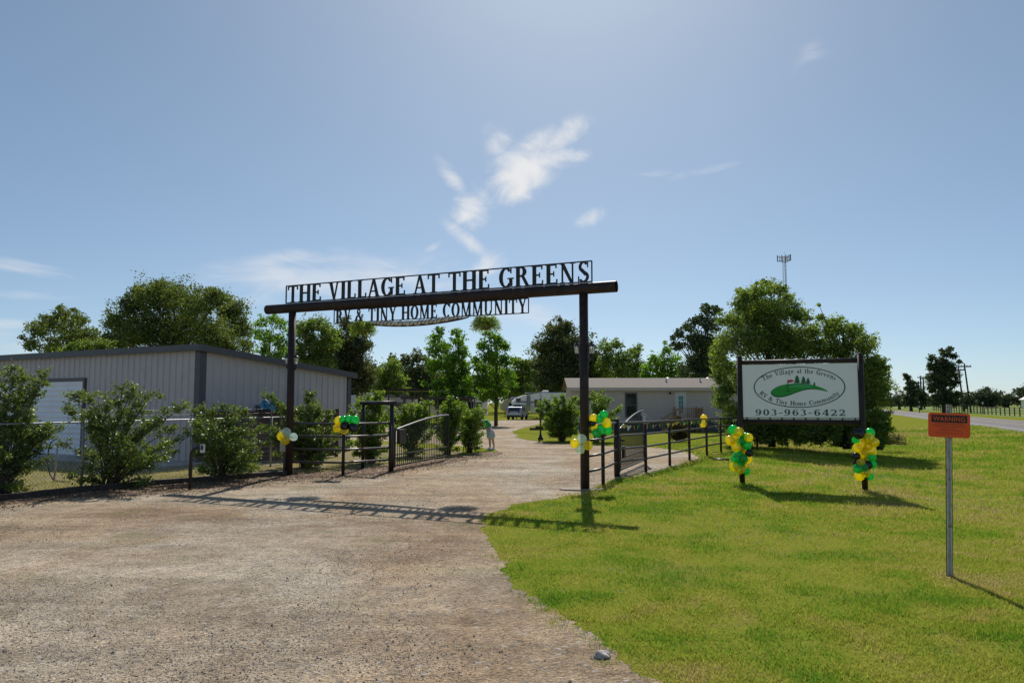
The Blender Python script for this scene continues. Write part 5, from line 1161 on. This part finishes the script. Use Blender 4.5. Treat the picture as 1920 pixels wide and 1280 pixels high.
def warning():
    p = G(1780, 1080); t = thing('warning_sign', 'orange WARNING sign on a white rusty metal post in the lawn', 'sign', p, math.radians(-4))
    t.rotation_euler = (0, math.radians(2.3), math.radians(-4))
    m = MB(); h = 1.84   # u-channel post
    prof = [(x*.72, y) for x, y in [(-.043,-.006),(-.028,-.006),(-.02,.022),(.02,.022),(.028,-.006),(.043,-.006),(.043,-.011),(.025,-.011),(.016,.017),(-.016,.017),(-.025,-.011),(-.043,-.011)]]
    m.prism([(a, b) for a, b in prof], -.2, h, axis='z'); po = m.build('post', M['post_rust'], t)
    e = MB()
    for sx in (-1, 1): e.bbox((sx*.0315-.003, -.012, 0), (sx*.0315+.003, -.005, h-.001))
    e.build('rusty_edge', mat('rust', (.13,.045,.02), .9, vary=.4, nscale=20), po)
    hl = MB()
    for i in range(3): hl.tube([(0,.0135,h-.03-i*.04),(0,.0165,h-.03-i*.04)], .006, 8)
    hl.build('bolt_hole', M['signblack'], po)
    # rounded panel
    w, hh, z0 = .440, .265, 1.482; r = .03; P = []
    for cx, cz, a0 in ((w/2-r, z0+r, -90), (w/2-r, z0+hh-r, 0), (-w/2+r, z0+hh-r, 90), (-w/2+r, z0+r, 180)):
        for k in range(6): a = math.radians(a0+18*k); P.append((cx+r*math.cos(a), cz+r*math.sin(a)))
    m = MB(); m.prism(P, -.018, -.0155); pa = m.build('panel', M['orange'], t)
    m = MB(); m.bbox((-.186, -.0195, z0+hh-.104), (.189, -.0182, z0+hh-.024)); m.build('heading_bar', M['signblack'], pa)
    cu = bpy.data.curves.new('txt', 'FONT'); cu.body = 'WARNING'; cu.size = .066; cu.align_x = 'CENTER'; cu.extrude = .0004; cu.offset = .0006; cu.space_character = 1.08
    to = bpy.data.objects.new('txt', cu); COL.objects.link(to); bpy.context.view_layer.update(); dg = bpy.context.evaluated_depsgraph_get(); me = bpy.data.meshes.new_from_object(to.evaluated_get(dg)); bpy.data.objects.remove(to)
    o = bpy.data.objects.new('heading', me); me.materials.append(M['orange']); COL.objects.link(o); o.parent = pa; o.rotation_euler = (PI/2, 0, 0); o.location = (0, -.0203, z0+hh-.0875)
    m = MB(); rs = np.random.RandomState(5)
    for j, (hw, zz, th) in enumerate(((.15,.145,.008),(.175,.128,.006),(.16,.112,.006),(.08,.092,.005),(.12,.072,.007),(.15,.05,.005),(.14,.035,.004))):
        x = -hw
        while x < hw: wd = rs.uniform(.006, .02); m.bbox((x, -.0188, z0+zz), (min(hw, x+wd), -.0182, z0+zz+th)); x += wd+rs.uniform(.003, .007)
    m.build('fine_print', M['dimink'], pa)
    for zz in (z0+.025, z0+hh-.014): m = MB(); m.tube([(0,-.023,zz),(0,-.018,zz)], .006, 8); m.build('bolt', M['galv'], t)
warning()
#BALLOONS
def balloon_mesh(c):
    m = MB(); prof = []
    for i in range(13):
        a = -PI/2+PI*i/12; r = math.cos(a); z = math.sin(a); 
        if z < 0: r *= (1-.10*z*z); z *= 1.12
        prof.append((max(r, .001)*.5, z*.5))
    m.lathe(prof, 20); m.lathe([(.012,-.57),(.05,-.62),(.015,-.60),(.03,-.555)], 8); o = m.build('balloon', BM_[c]); me = o.data; bpy.data.objects.remove(o); return me
BMESH = {c: balloon_mesh(c) for c in 'ygkw'}
def cluster(name, label, cat, root, items, Y, dpx, group=None, depth=.10, seed=0):
    rs = np.random.RandomState(seed); t = thing(name, label, cat, root, 0, group); O = Vector(root)
    for i, it in enumerate(items):
        px, py, c = it[:3]; d = (it[3] if len(it) > 3 else dpx)*Y/FPX; 
        y = Y+(rs.uniform(-depth, depth*.4)-(.04 if c != 'k' else .11)); p = V(px, py, y)-O
        o = bpy.data.objects.new('balloon', BMESH[c]); COL.objects.link(o); o.parent = t; o.location = p; o.scale = (d, d, d*1.02)
        ax = Vector((rs.normal(), rs.normal(), 1.2 if rs.rand() > .3 else .3)); o.rotation_euler = ax.to_track_quat('Z', 'Y').to_euler()
    return t
gb = 'balloon bunches tied to the gate'
cluster('balloon_bunch', 'two yellow and two white balloons tied to the right arch post', 'balloons', V(1097,832,RP.y-.1), [(1078,831,'y',18),(1091,822.5,'w',18),(1087,841,'w',18),(1102,834.5,'y',18)], RP.y-.22, 18, gb, .05, 1)
cluster('balloon_bunch', 'green and yellow balloon bunch on the top rail just right of the right arch post', 'balloons', V(1128,795,16.4), [(1113,784,'y',17),(1125,784.5,'g',17),(1132,777,'g',16),(1137,792,'y',18),(1111,793,'k',13),(1115,801,'y',15),(1119,811,'g',17),(1126,806,'g',18),(1140,806.5,'g',16)], 16.3, 17, gb, .1, 2)
cluster('balloon_bunch', 'two yellow, one white and one grey balloon tied to the left arch post', 'balloons', V(541,820,19.1), [(527,817.5,'y',16),(537,810,'w',17),(535,825.5,'y',16),(550,818.5,'w',15)], LP.y-.2, 16, gb, .05, 3)
cluster('balloon_bunch', 'yellow, green and black balloon bunch on the left rail fence post', 'balloons', V(645,795,19.2), [(635,788,'y',16),(644,786,'g',15),(653,785.5,'g',16),(665,787.5,'g',18),(632,802,'y',16),(646.5,798,'k',17),(646,806,'y',15),(662,801,'k',18),(655,793,'y',10)], G(643,891).y-.12, 17, gb, .08, 4)
cluster('balloon_bunch', 'pair of yellow balloons on the top rail halfway along the right fence', 'balloons', V(1320,790,26.8), [(1319.6,783,'y',13),(1318.7,794.5,'y',13)], 26.8, 13, gb, .02, 5)
gg = 'balloon columns on the billboard posts'
cluster('balloon_column', 'balloon column wound round the left billboard post, mostly green and yellow', 'balloons', V(1390,840,BL.y), [(1375,805,'g',18),(1386,809,'y',17),(1368.6,825,'y',18),(1376,821,'y',18),(1398.6,819,'g',17),(1404,820,'y',16),(1389,827,'g',17),(1401,835,'g',16),(1380,838,'y',17),(1389,841,'y',17),(1398,850,'y',16),(1405,849,'k',14),(1383,852,'g',17),(1393,859,'g',17),(1379,859,'g',16),(1402,860,'y',17),(1382,872,'g',15),(1376,874,'y',17),(1395,872,'y',17),(1388,880,'y',16),(1399,883,'g',15),(1390,866,'g',16)], BL.y-.03, 17, gg, .16, 6)
cluster('balloon_column', 'balloon column wound round the right billboard post with a large black balloon on top', 'balloons', V(1620,850,BR.y), [(1609.5,812,'k',21),(1631,811,'g',18),(1605,824,'g',14),(1629,822,'y',21),(1639.6,829,'y',17),(1615,831,'y',17),(1628,837,'y',15),(1608,839,'y',17),(1634,845,'y',18),(1617,849,'y',19),(1605.6,855,'k',15),(1634,856,'g',17),(1624,861.5,'y',15),(1614,865.5,'y',15),(1607,868,'k',14),(1626,871.6,'k',18),(1637,871,'g',14),(1609,878,'g',18),(1623.6,885.6,'y',17),(1611,892,'y',17),(1631,892.7,'g',14),(1620,875,'g',15)], BR.y-.03, 17, gg, .16, 7)
def pennants():
    pts = [Vector(p) for p in fr[2:]]; t = thing('pennant_string', 'string of small coloured pennants along the top rail of the right fence', 'bunting', pts[0]); O = pts[0]
    seg = []; rs = np.random.RandomState(9)
    for a, b in zip(pts[:-1], pts[1:]):
        n = max(2, int((b-a).length/.26))
        for i in range(n): seg.append((a.lerp(b, (i+.5)/n), (b-a).normalized()))
    cord = MB(); C = []
    for i, (p, d) in enumerate(seg):
        z = 1.335-.05*abs(math.sin(i*.55)); q = p-O+Vector((0, -.04, z*(1-.004*(p-fr[0]).length))); C.append(q)
        c = 'gywygky'[i % 7]; w = .08; a = rs.uniform(-.7, .7); dd = Vector((d.x*math.cos(a)-d.y*math.sin(a), d.x*math.sin(a)+d.y*math.cos(a), 0))*w; lean = Vector((rs.normal(0, .03), rs.normal(0, .03), -.15*rs.uniform(.5, 1)))
        m = MB(); P = [q-dd, q+dd, q+lean]; nrm = Vector((-d.y, d.x, 0))*.002; m.add([*P, *[x+nrm for x in P]], [(0,1,2),(3,5,4),(0,3,4,1),(1,4,5,2),(2,5,3,0)]); m.build('pennant', M['flag'+c], t)
    cord.tube(C, .004, 4); cord.build('cord', M['rope'], t)
pennants()
#MISC
def rock(px, py, r, label, name='rock'):
    p = G(px, py); bm = bmesh.new(); bmesh.ops.create_icosphere(bm, subdivisions=3, radius=1)
    rs = np.random.RandomState(int(px)); o3 = rs.rand(3)*9
    for v in bm.verts:
        c = v.co; n = .18*math.sin(c.x*3.1+o3[0])*math.sin(c.y*3.7+o3[1])+.12*math.sin(c.z*5+c.x*4+o3[2])+rs.normal(0, .02); v.co = c*(1+n); v.co.x *= r*1.1; v.co.y *= r*.8; v.co.z *= r*.62
    me = bpy.data.meshes.new(name); bm.to_mesh(me); bm.free(); me.materials.append(M['rock']); o = bpy.data.objects.new(name, me); COL.objects.link(o); o.location = (p.x, p.y, r*.35); tag(o, label, 'rock')
rock(1130, 1232, .055, 'pale stone lying where the gravel meets the lawn, near the bottom edge')
def log():
    p = G(1352, 864); t = thing('fallen_rail', 'short loose pipe lying on the lawn below the right fence', 'pipe', p); m = MB(); m.tube([(-.25,.05,.05),(.0,0,.05),(.25,-.05,.05)], .035, 8); m.build('pipe', M['rail'], t)
log()
def brush_pile(px, py, w, h, label, seed):
    p = G(px, py); t = thing('brush_pile', label, 'brush pile', p, 0, 'dead brush piles beside the billboard'); rs = np.random.RandomState(seed); m = MB()
    for i in range(220):
        a = rs.rand()*2*PI; r = w*rs.rand()**.6; zc = h*(1-(r/w)**1.5)*rs.rand(); c = Vector((r*math.cos(a), r*.6*math.sin(a), zc+.03)); d = Vector(rs.normal(size=3)); d.z *= .4; d.normalize(); l = rs.uniform(.08, .3); e = c+d*l
        e.z = max(.01, e.z); m.tube([c, e], [rs.uniform(.005, .014), .003], 4, cap=False)
    m.build('branches', M['brush'], t)
    C = rs.normal(size=(1600, 3))*np.array([w*.45, w*.3, h*.35])+np.array([0, 0, h*.35]); C = C[C[:,2] > .02]; np_mesh('dead_leaves', leaf_quads(C, .06, rs), 4, M['brush'], t)
brush_pile(1583, 838, .55, .42, 'dead brush heap just left of the right balloon column', 1); brush_pile(1668, 834, .75, .6, 'brown brush heap right of the right balloon column', 2)
def lamp_post():
    p = G(1013.5, 825); t = thing('lamp_post', 'slim dark lamp post with a cross arm on the grass island', 'lamp post', p)
    m = MB(); m.tube([(0,0,0),(0,0,2.1)], .045, 8); m.build('pole', M['black'], t); m = MB(); m.bbox((-.13,-.13,0),(.13,.13,.16)); m.bbox((-.08,-.08,.16),(.08,.08,.28)); m.build('base', M['black'], t)
    m = MB(); m.tube([(-.08,0,1.72),(.26,0,1.70)], .05, 8); m.bbox((.05,-.05,1.58),(.22,.05,1.74)); m.build('arm', M['black'], t); m = MB(); m.lathe([(.03,2.08),(.06,2.1),(.08,2.22),(.07,2.3),(.02,2.38),(0,2.42)], 10); m.build('lamp', M['whitepl'], t)
lamp_post()
def island(name, pts): sheet(name, roughen(smooth_poly([G(*p).xy for p in pts], 2), .4, .04, seed=14), .012, M['ground'])
island('grass_island', [(955,808),(985,806.5),(1050,807),(1105,808),(1140,811),(1100,814),(1040,814),(985,813)])
island('grass_island', [(962,818.5),(1000,818),(1060,819),(1140,820),(1180,826),(1140,834),(1080,834),(1020,829),(985,824)])
island('grass_island', [(1150,822),(1250,818),(1400,818),(1420,845),(1330,848),(1290,842),(1215,836),(1160,833)])
def border_timber():
    p = G(1020, 806); t = thing('timber_edging', 'short low timber planter edge on the grass island', 'edging', p); m = MB(); m.bbox((-1.0,-.1,0),(1.3,.1,.16)); m.bbox((-.6,-.08,.16),(1.2,.08,.28)); m.build('timber', M['timber'], t)
border_timber()
def dip_house(): pass
# recreational vehicles, carports, car -------------------------------------------------
def wheel(t, x, y, r, w=.22):
    m = MB(); Mx = Matrix.Translation((x, y, r)) @ Matrix.Rotation(PI/2, 4, 'X'); m.lathe([(r*.55,-w/2),(r*.92,-w/2),(r,-w*.35),(r,w*.35),(r*.92,w/2),(r*.55,w/2)], 18, M=Mx); o = m.build('wheel', M['tyre'], t)
    m = MB(); m.lathe([(.001,-w*.42),(r*.54,-w*.42),(r*.54,w*.42),(.001,w*.42)], 14, M=Mx); m.build('rim', M['galv'], o)
def trailer(label, loc, rz, L, h, Wd, m_, nose=.0, wins=(), slide=None, stripe=True, fifth=False, badge=False, group='camping trailers parked in the park', name='travel_trailer'):
    t = thing(name, label, 'trailer', loc, rz, group); b0 = .75
    if fifth: prof = [(0,1.75),(.15,1.7),(2.3,1.7),(2.3,b0),(L,b0),(L,h),(3.2,h),(1.2,h-.28),(.35,h-.65),(0,h-1.0)]
    else: prof = [(0,b0+.25),(.5,b0),(L,b0),(L,h),(.9,h),(.35,h-.25),(0,h-nose-.7)]
    m = MB(); m.prism(prof, 0, Wd); m.build('body', m_, t, bevel=.04)
    r = MB(); r.bbox((1.6 if fifth else .9, .08, h+.002), (L-.1, Wd-.08, h+.06)); ro = r.build('roof', M['rvroof'], t)
    for x in (L*.35, L*.65): q = MB(); q.bbox((x, Wd*.35, h+.062), (x+.7, Wd*.65, h+.30)); q.build('air_conditioner', M['whitepl'], ro, bevel=.05)
    for (x, z, w, hh) in wins:
        q = MB(); q.bbox((x, -.02, z), (x+w, -.004, z+hh)); o = q.build('window', M['darkglass'], t)
        f = MB(); e = .05
        for lo, hi in (((x-e,-.03,z+hh+.002),(x+w+e,-.002,z+hh+e)),((x-e,-.03,z-e),(x+w+e,-.002,z-.002)),((x-e,-.03,z),(x-.002,-.002,z+hh)),((x+w+.002,-.03,z),(x+w+e,-.002,z+hh))): f.bbox(lo, hi)
        f.build('frame', M['rvgrey'], o)
    if stripe:
        q = MB(); P = [(.4, 1.55 if not fifth else 2.0), (2.2, 1.35 if not fifth else 1.85), (3.4, 1.5 if not fifth else 2.05), (2.1, 1.5 if not fifth else 2.1), (1.1, 1.62 if not fifth else 2.15)]
        q.prism(P, -.008, -.003); q.prism([(2.5,.95),(L-.2,.95),(L-.2,1.02),(2.5,1.02)], -.008, -.003); q.build('graphic', M['rvgrey'], t)
    if badge: q = MB(); q.bbox((1.62,-.10,1.55),(2.05,-.003,2.75)); q.build('slide_out', M['rvgrey'], t)
    if slide: x, w, z, hh = slide; q = MB(); q.bbox((x,-.45,z),(x+w,-.002,z+hh)); q.build('slide_out', m_, t, bevel=.03); q = MB(); q.bbox((x+.3,-.475,z+.5),(x+1.1,-.455,z+1.3)); q.build('window', M['darkglass'], t)
    for x in (L*.62, L*.62+.85): wheel(t, x, .12, .36)
    for x in (.5, L-.5): q = MB(); q.bbox((x-.05,.3,0),(x+.05,.4,b0)); q.build('jack', M['black'], t)
    return t
def gx(px, Y): return V(px, 756, Y).x
Y0 = 86
trailer('large white fifth wheel trailer behind the island shrub, nose to the left', (gx(961,Y0),Y0,0), math.radians(3), 10.2, 3.05, 2.5, M['rvwhite'], fifth=True, wins=((.45,1.98,.45,.42),(2.55,1.45,.75,.8)), slide=None, badge=True)
q = MB(); 
trailer('small beige trailer behind the silver car', (gx(941,105),105,0), math.radians(8), 4.2, 2.5, 2.2, M['rvtan'], wins=((1.0,1.3,.35,.6),(1.7,1.4,.9,.7)), stripe=False)
trailer('white trailer under the nearer carport, behind the gate shrubs', (gx(805,70),70,0), 0, 5.4, 2.42, 2.4, M['rvwhite'], wins=((.6,1.3,.8,.6),(3.6,1.2,.5,.8),(4.4,1.3,.45,.6)), stripe=True)
trailer('white trailer behind the tall pipe frame', (gx(692,66),66,0), 0, 4.0, 2.35, 2.4, M['rvwhite'], wins=((.5,1.3,.8,.6),(2.2,1.3,.8,.6)))
trailer('white trailer beside the far corner of the metal building', (gx(655,62),62,0), 0, 1.9, 2.42, 2.4, M['rvwhite'], wins=((.9,1.5,.6,.5),), stripe=False)
def shedbox():
    p = Vector((gx(656,58), 58, 0)); t = thing('utility_cabinet', 'tall white cabinet beside the end wall of the metal building', 'cabinet', p); m = MB(); m.bbox((0,0,0),(.42,.4,2.5)); m.build('case', M['whitepl'], t, bevel=.03); m = MB(); m.bbox((.05,-.02,.3),(.37,-.003,2.2)); m.build('door', M['whitepl'], t)
shedbox()
def carport(label, pxa, pxb, Y, z, dep, n=5):
    a = gx(pxa, Y); b = gx(pxb, Y); t = thing('carport', label, 'carport', (a, Y, 0), 0, 'flat roofed carports over the trailers'); L = b-a
    m = MB(); m.bbox((-.2, -.3, z), (L+.2, dep+.3, z+.10)); m.build('roof', M['trim'], t); m = MB(); m.bbox((-.2,-.33,z-.05),(L+.2,-.302,z+.14)); m.build('fascia', M['timber'], t)
    for i in range(n):
        for y in (0, dep): x = L*i/(n-1); m = MB(); m.bbox((x-.05,y-.05,0),(x+.05,y+.05,z-.001)); m.build('post', M['trim'], t)
carport('long flat carport roof standing against the dark trees, the taller one', 697, 822, 64, 2.95, 6)
carport('lower flat carport roof over the white trailer', 757, 884, 58, 2.22, 5)
def car():
    Y = 84; x = gx(949, Y); t = thing('parked_car', 'silver-blue hatchback parked at the nose of the fifth wheel trailer', 'car', (gx(977, Y), Y, 0), math.radians(76))
    L, Wd = 3.6, 1.7; side = [(0,.32),(L,.32),(L,.72),(L-.15,.88),(L-.95,.98),(L-1.5,1.42),(L-2.4,1.50),(.45,1.44),(.06,1.0),(0,.75)]
    m = MB(); m.prism(side, 0, Wd); m.build('body', M['silver'], t, bevel=.09)
    for poly in ([(.5,1.02),(1.35,1.02),(1.35,1.37),(.62,1.37)], [(1.42,1.02),(L-1.12,1.0),(L-1.55,1.36),(1.42,1.37)]):
        for y0, y1 in ((-.012,-.002),(Wd+.002,Wd+.012)): q = MB(); q.prism(poly, y0, y1); q.build('side_window', M['darkglass'], t)
    q = MB(); q.add([(L-1.02,.2,1.02),(L-1.02,Wd-.2,1.02),(L-1.5,Wd-.25,1.42),(L-1.5,.25,1.42),(L-.98,.2,1.03),(L-.98,Wd-.2,1.03),(L-1.46,Wd-.25,1.44),(L-1.46,.25,1.44)], [(4,5,6,7),(0,3,2,1),(0,1,5,4),(1,2,6,5),(2,3,7,6),(3,0,4,7)]); q.build('windscreen', M['darkglass'], t)
    q = MB(); q.add([(-.01,.2,1.0),(-.01,Wd-.2,1.0),(.38,Wd-.25,1.40),(.38,.25,1.40),(.05,.2,1.0),(.05,Wd-.2,1.0),(.44,Wd-.25,1.38),(.44,.25,1.38)], [(0,1,2,3),(4,7,6,5),(0,4,5,1),(1,5,6,2),(2,6,7,3),(3,7,4,0)]); q.build('rear_window', M['darkglass'], t)
    for xx in (.7, L-.75):
        for y in (.06, Wd-.06): wheel(t, xx, y, .32, .2)
    for y in (.18, Wd-.38): q = MB(); q.bbox((-.03,y,.78),(.02,y+.2,1.0)); q.build('tail_lamp', M['lampred'], t); q = MB(); q.bbox((L-.02,y,.6),(L+.03,y+.22,.75)); q.build('headlight', M['whitepl'], t)
    q = MB(); q.bbox((-.08,.05,.3),(-.002,Wd-.05,.55)); q.build('bumper', M['plastic'], t); q = MB(); q.bbox((L+.002,.05,.3),(L+.08,Wd-.05,.52)); q.build('bumper', M['plastic'], t)
car()
def tower():
    Y = 300; p = Vector((gx(1479, Y), Y, 0)); t = thing('cell_tower', 'tall galvanised lattice tower with antennas, rising behind the trees', 'tower', p); H = 61.5; m = MB(); P = []
    def c(k, z): r = .95-.25*z/H; a = 2*PI*k/3+.4; return Vector((r*math.cos(a), r*math.sin(a), z))
    for k in range(3): m.tube([c(k, 0), c(k, H)], .09, 5)
    n = 44
    for i in range(n):
        z0, z1 = H*i/n, H*(i+1)/n
        for k in range(3): m.tube([c(k, z0), c((k+1) % 3, z1)], .045, 4, cap=False); m.tube([c(k, z1), c((k+1) % 3, z1)], .04, 4, cap=False)
    M['tower'] = mat('weathered_tower_steel', (.26,.28,.33), .6, .2); m.build('mast', M['tower'], t)
    f = MB()
    for z in (H-2.0, H-.4):
        for k in range(3): a = 2*PI*k/3+1.1; b = 2*PI*(k+1)/3+1.1; f.tube([(3.1*math.cos(a),3.1*math.sin(a),z),(3.1*math.cos(b),3.1*math.sin(b),z)], .07, 5); f.tube([(0,0,z),(3.1*math.cos(a),3.1*math.sin(a),z)], .07, 5)
    f.build('platform', M['tower'], t)
    for k in range(3):
        a = 2*PI*k/3+1.1; b = 2*PI*(k+1)/3+1.1
        for u in (.05,.35,.65,.95):
            x = 3.1*(math.cos(a)*(1-u)+math.cos(b)*u); y = 3.1*(math.sin(a)*(1-u)+math.sin(b)*u); q = MB(); q.bbox((x-.14,y-.1,H-2.3),(x+.14,y+.1,H+.3)); q.build('antenna', M['tower'], t)
    q = MB(); q.tube([(0,0,H),(0,0,H+2.0)], .04, 4); q.build('lightning_rod', M['tower'], t)
tower()
def pole(px, pyb, pyt, Y, label, arm=1.3, lean=0.0, group='utility poles along the road'):
    x = gx(px, Y); z = V(px, pyt, Y).z; t = thing('utility_pole', label, 'utility pole', (x, Y, gz(x, Y)), 0, group)
    m = MB(); m.tube([(0,0,-.3),(lean,0,z)], [.19*Y/150, .13*Y/150], 8); m.build('pole', M['polewood'], t); q = MB(); q.bbox((lean-arm,-.1,z-.75),(lean+arm,.1,z-.5)); q.build('crossarm', M['polewood'], t)
    for dx in (-arm+.1, -arm*.4, arm*.4, arm-.1): q = MB(); q.tube([(lean+dx,0,z-.5),(lean+dx,0,z-.28)], .06, 6); q.build('insulator', M['whitepl'], t)
    return Vector((x+lean, Y, z-.35))
ends = []
ends.append(pole(1820, 775, 681, 150, 'nearest and tallest utility pole, right of the tall pine clump', 1.35, -.9))
ends.append(pole(1807, 772, 688, 165, 'second utility pole, against the right side of the pine clump', 1.3, -.8))
pole(1733, 770, 706, 240, 'distant utility pole nearest the left side of the pine clump', 1.1); pole(1728, 770, 704, 250, 'distant utility pole, middle of the three left of the pine clump', 1.1); pole(1723.5, 774, 714, 230, 'distant short utility pole, leftmost of the three left of the pine clump', .6)
pole(1671, 770, 737, 330, 'farthest tiny utility pole, beside the vine covered tree', 1.2)
def wires():
    t = thing('power_line', 'thin overhead wires running between the utility poles', 'power line', ends[0]); O = ends[0]
    far = Vector((gx(1730, 245), 245, 11.0)); near = Vector((95, 60, 13.5))
    for dx in (-1.2, -.5, .5, 1.2):
        m = MB(); P = []
        for a, b in ((ends[0], ends[1]), (ends[1], far)):
            for i in range(9): u = i/8; q = a.lerp(b, u)+Vector((dx, 0, 0)); q.z -= 4*u*(1-u)*.02*(b-a).length*.6; P.append(q-O)
        m.tube(P, .012, 3, cap=False); m.build('wire', M['rope'], t)
wires()
def farm_fence():
    A = G(1690, 772.5); B_ = G(1960, 781); t = thing('post_and_rail_fence', 'dark wooden post and rail fence along the pasture across the road', 'fence', A)
    A = Vector((road_pt(150, 14).x, road_pt(150, 14).y, 0)); B_ = Vector((road_pt(12, 14).x, road_pt(12, 14).y, 0)); t.location = A; d = B_-A; n = 46
    for i in range(n+1): p = d*(i/n); m = MB(); m.bbox((p.x-.06,p.y-.06,0),(p.x+.06,p.y+.06,1.3)); m.build('post', M['timber'], t)
    for z in (.45, .85, 1.2): m = MB(); m.bar(Vector((0,0,z)), d+Vector((0,0,z)), .04, .09); m.build('rail', M['timber'], t)
farm_fence()
def barn():
    Y = 280; x = gx(1953, Y); t = thing('barn', 'pale roofed barn at the far right edge beyond the pasture', 'barn', (x, Y, 0)); m = MB(); m.bbox((.3,.3,0),(11.7,11.7,3.4)); m.build('wall', M['rvwhite'], t)
    m = MB(); m.prism([(-.4,3.3),(6,6.6),(12.4,3.3),(12.4,3.1),(-.4,3.1)], 0, 12); m.build('roof', M['barn'], t)
barn()
def sign_post(px, py, h, label):
    p = G(px, py); t = thing('marker_post', label, 'post', p, 0, 'small roadside marker posts'); m = MB(); m.bbox((-.06,-.05,0),(.06,.05,h)); m.build('post', M['timber'], t); m = MB(); m.bbox((-.14,-.07,h-.25),(.14,-.051,h+.1)); m.build('reflector', M['whitepl'], t)
sign_post(1724, 774, 1.3, 'short marker post on the near road edge left of the warning sign'); sign_post(1843, 776, 2.0, 'tall thin marker post across the road right of the warning sign')
#PERSON
def skinned(name, verts, edges, radii, m, parent, root=0, sub=2):
    me = bpy.data.meshes.new(name); me.from_pydata(verts, edges, []); me.update(); o = bpy.data.objects.new(name, me); COL.objects.link(o)
    o.modifiers.new('skin', 'SKIN'); s = o.modifiers.new('sub', 'SUBSURF'); s.levels = sub; s.render_levels = sub
    for i, r in enumerate(radii):
        sv_ = me.skin_vertices[0].data[i]; sv_.radius = (r, r) if isinstance(r, (int, float)) else r; sv_.use_root = (i == root)
    bpy.context.view_layer.update(); dg = bpy.context.evaluated_depsgraph_get(); me2 = bpy.data.meshes.new_from_object(o.evaluated_get(dg)); bpy.data.objects.remove(o)
    me2.materials.clear(); me2.materials.append(m); me2.polygons.foreach_set('use_smooth', [True]*len(me2.polygons)); o2 = bpy.data.objects.new(name, me2); COL.objects.link(o2)
    if parent is not None: o2.parent = parent
    return o2
def person():
    p = G(917, 843); t = thing('person', 'person in a green shirt and pale patterned shorts bending toward the shrub beside the drive', 'person', p)
    # bending forward to the left (-x)
    V_ = [(.02,0,.80),(-.06,0,.95),(-.17,.0,1.08),(-.28,0,1.16),(-.35,0,1.17),(-.44,0,1.13),(-.50,0,1.08),   # pelvis, spine, chest, shoulders, neck, head, crown
          (-.01,-.10,.74),(.03,-.11,.42),(.05,-.11,.09),(-.08,-.12,.03),
          (.08,.10,.74),(.14,.11,.42),(.20,.11,.09),(.07,.12,.03),
          (-.27,-.17,1.10),(-.34,-.20,.86),(-.50,-.19,.72),(-.57,-.18,.68),
          (-.27,.17,1.10),(-.38,.20,.88),(-.55,.17,.78),(-.62,.16,.75)]
    E = [(0,1),(1,2),(2,3),(3,4),(4,5),(5,6),(0,7),(7,8),(8,9),(9,10),(0,11),(11,12),(12,13),(13,14),(3,15),(15,16),(16,17),(17,18),(3,19),(19,20),(20,21),(21,22)]
    R = [.14,.12,.13,.11,.05,.095,.075,.085,.055,.035,.03,.085,.055,.035,.03,.05,.038,.028,.03,.05,.038,.028,.03]
    # fingers: five short unequal chains on each hand
    for hx, hy, hz, side in ((-.57,-.18,.68,-1), (-.62,.16,.75,1)):
        root = 18 if side < 0 else 22
        for k, (dy, l) in enumerate(((-.028,.06),(-.012,.075),(.004,.08),(.018,.07))):
            i = len(V_); V_ += [(hx-.035, hy+dy, hz-.02), (hx-.035-l*.6, hy+dy*1.3, hz-.04-l*.4)]; R += [.011,.008]; E += [(root,i),(i,i+1)]
        i = len(V_); V_ += [(hx-.015, hy-.04*side, hz-.02), (hx-.05, hy-.055*side, hz-.045)]; R += [.012,.009]; E += [(root,i),(i,i+1)]
    skinned('body', V_, E, R, M['skin'], t)
    skinned('shirt', [(.02,0,.86),(-.07,0,.98),(-.17,0,1.09),(-.28,0,1.155),(-.28,-.17,1.11),(-.34,-.205,.93),(-.28,.17,1.11),(-.375,.205,.94)], [(0,1),(1,2),(2,3),(3,4),(4,5),(3,6),(6,7)], [(.175,.175),.165,.165,.14,.08,.07,.08,.07], M['greencloth'], t)
    skinned('shorts', [(.03,0,.86),(.03,0,.78),(.0,-.10,.70),(.03,-.115,.44),(.10,.10,.70),(.15,.115,.44)], [(0,1),(1,2),(2,3),(1,4),(4,5)], [.17,.18,.13,.125,.13,.125], M['palecloth'], t)
    h = skinned('hair', [(-.46,0,1.17),(-.40,0,1.16),(-.37,0,1.10)], [(0,1),(1,2)], [.085,.10,.06], M['hair'], t)
    f = MB(); f.lathe([(.001,-.03),(.012,-.02),(.001,.0)], 8, (-.535,0,1.02))
    for sy in (-1, 1): f.lathe([(.001,-.012),(.012,0),(.001,.012)], 8, (-.52,.035*sy,1.08))
    f.build('face', M['skin'], t)
    for (x, y) in ((.05,-.11),(.20,.11)): m = MB(); m.prism([(x-.17,0),(x+.06,0),(x+.06,.07),(x-.02,.075),(x-.15,.045)], y-.045, y+.045); m.build('shoe', M['whitepl'], t, bevel=.012)
person()
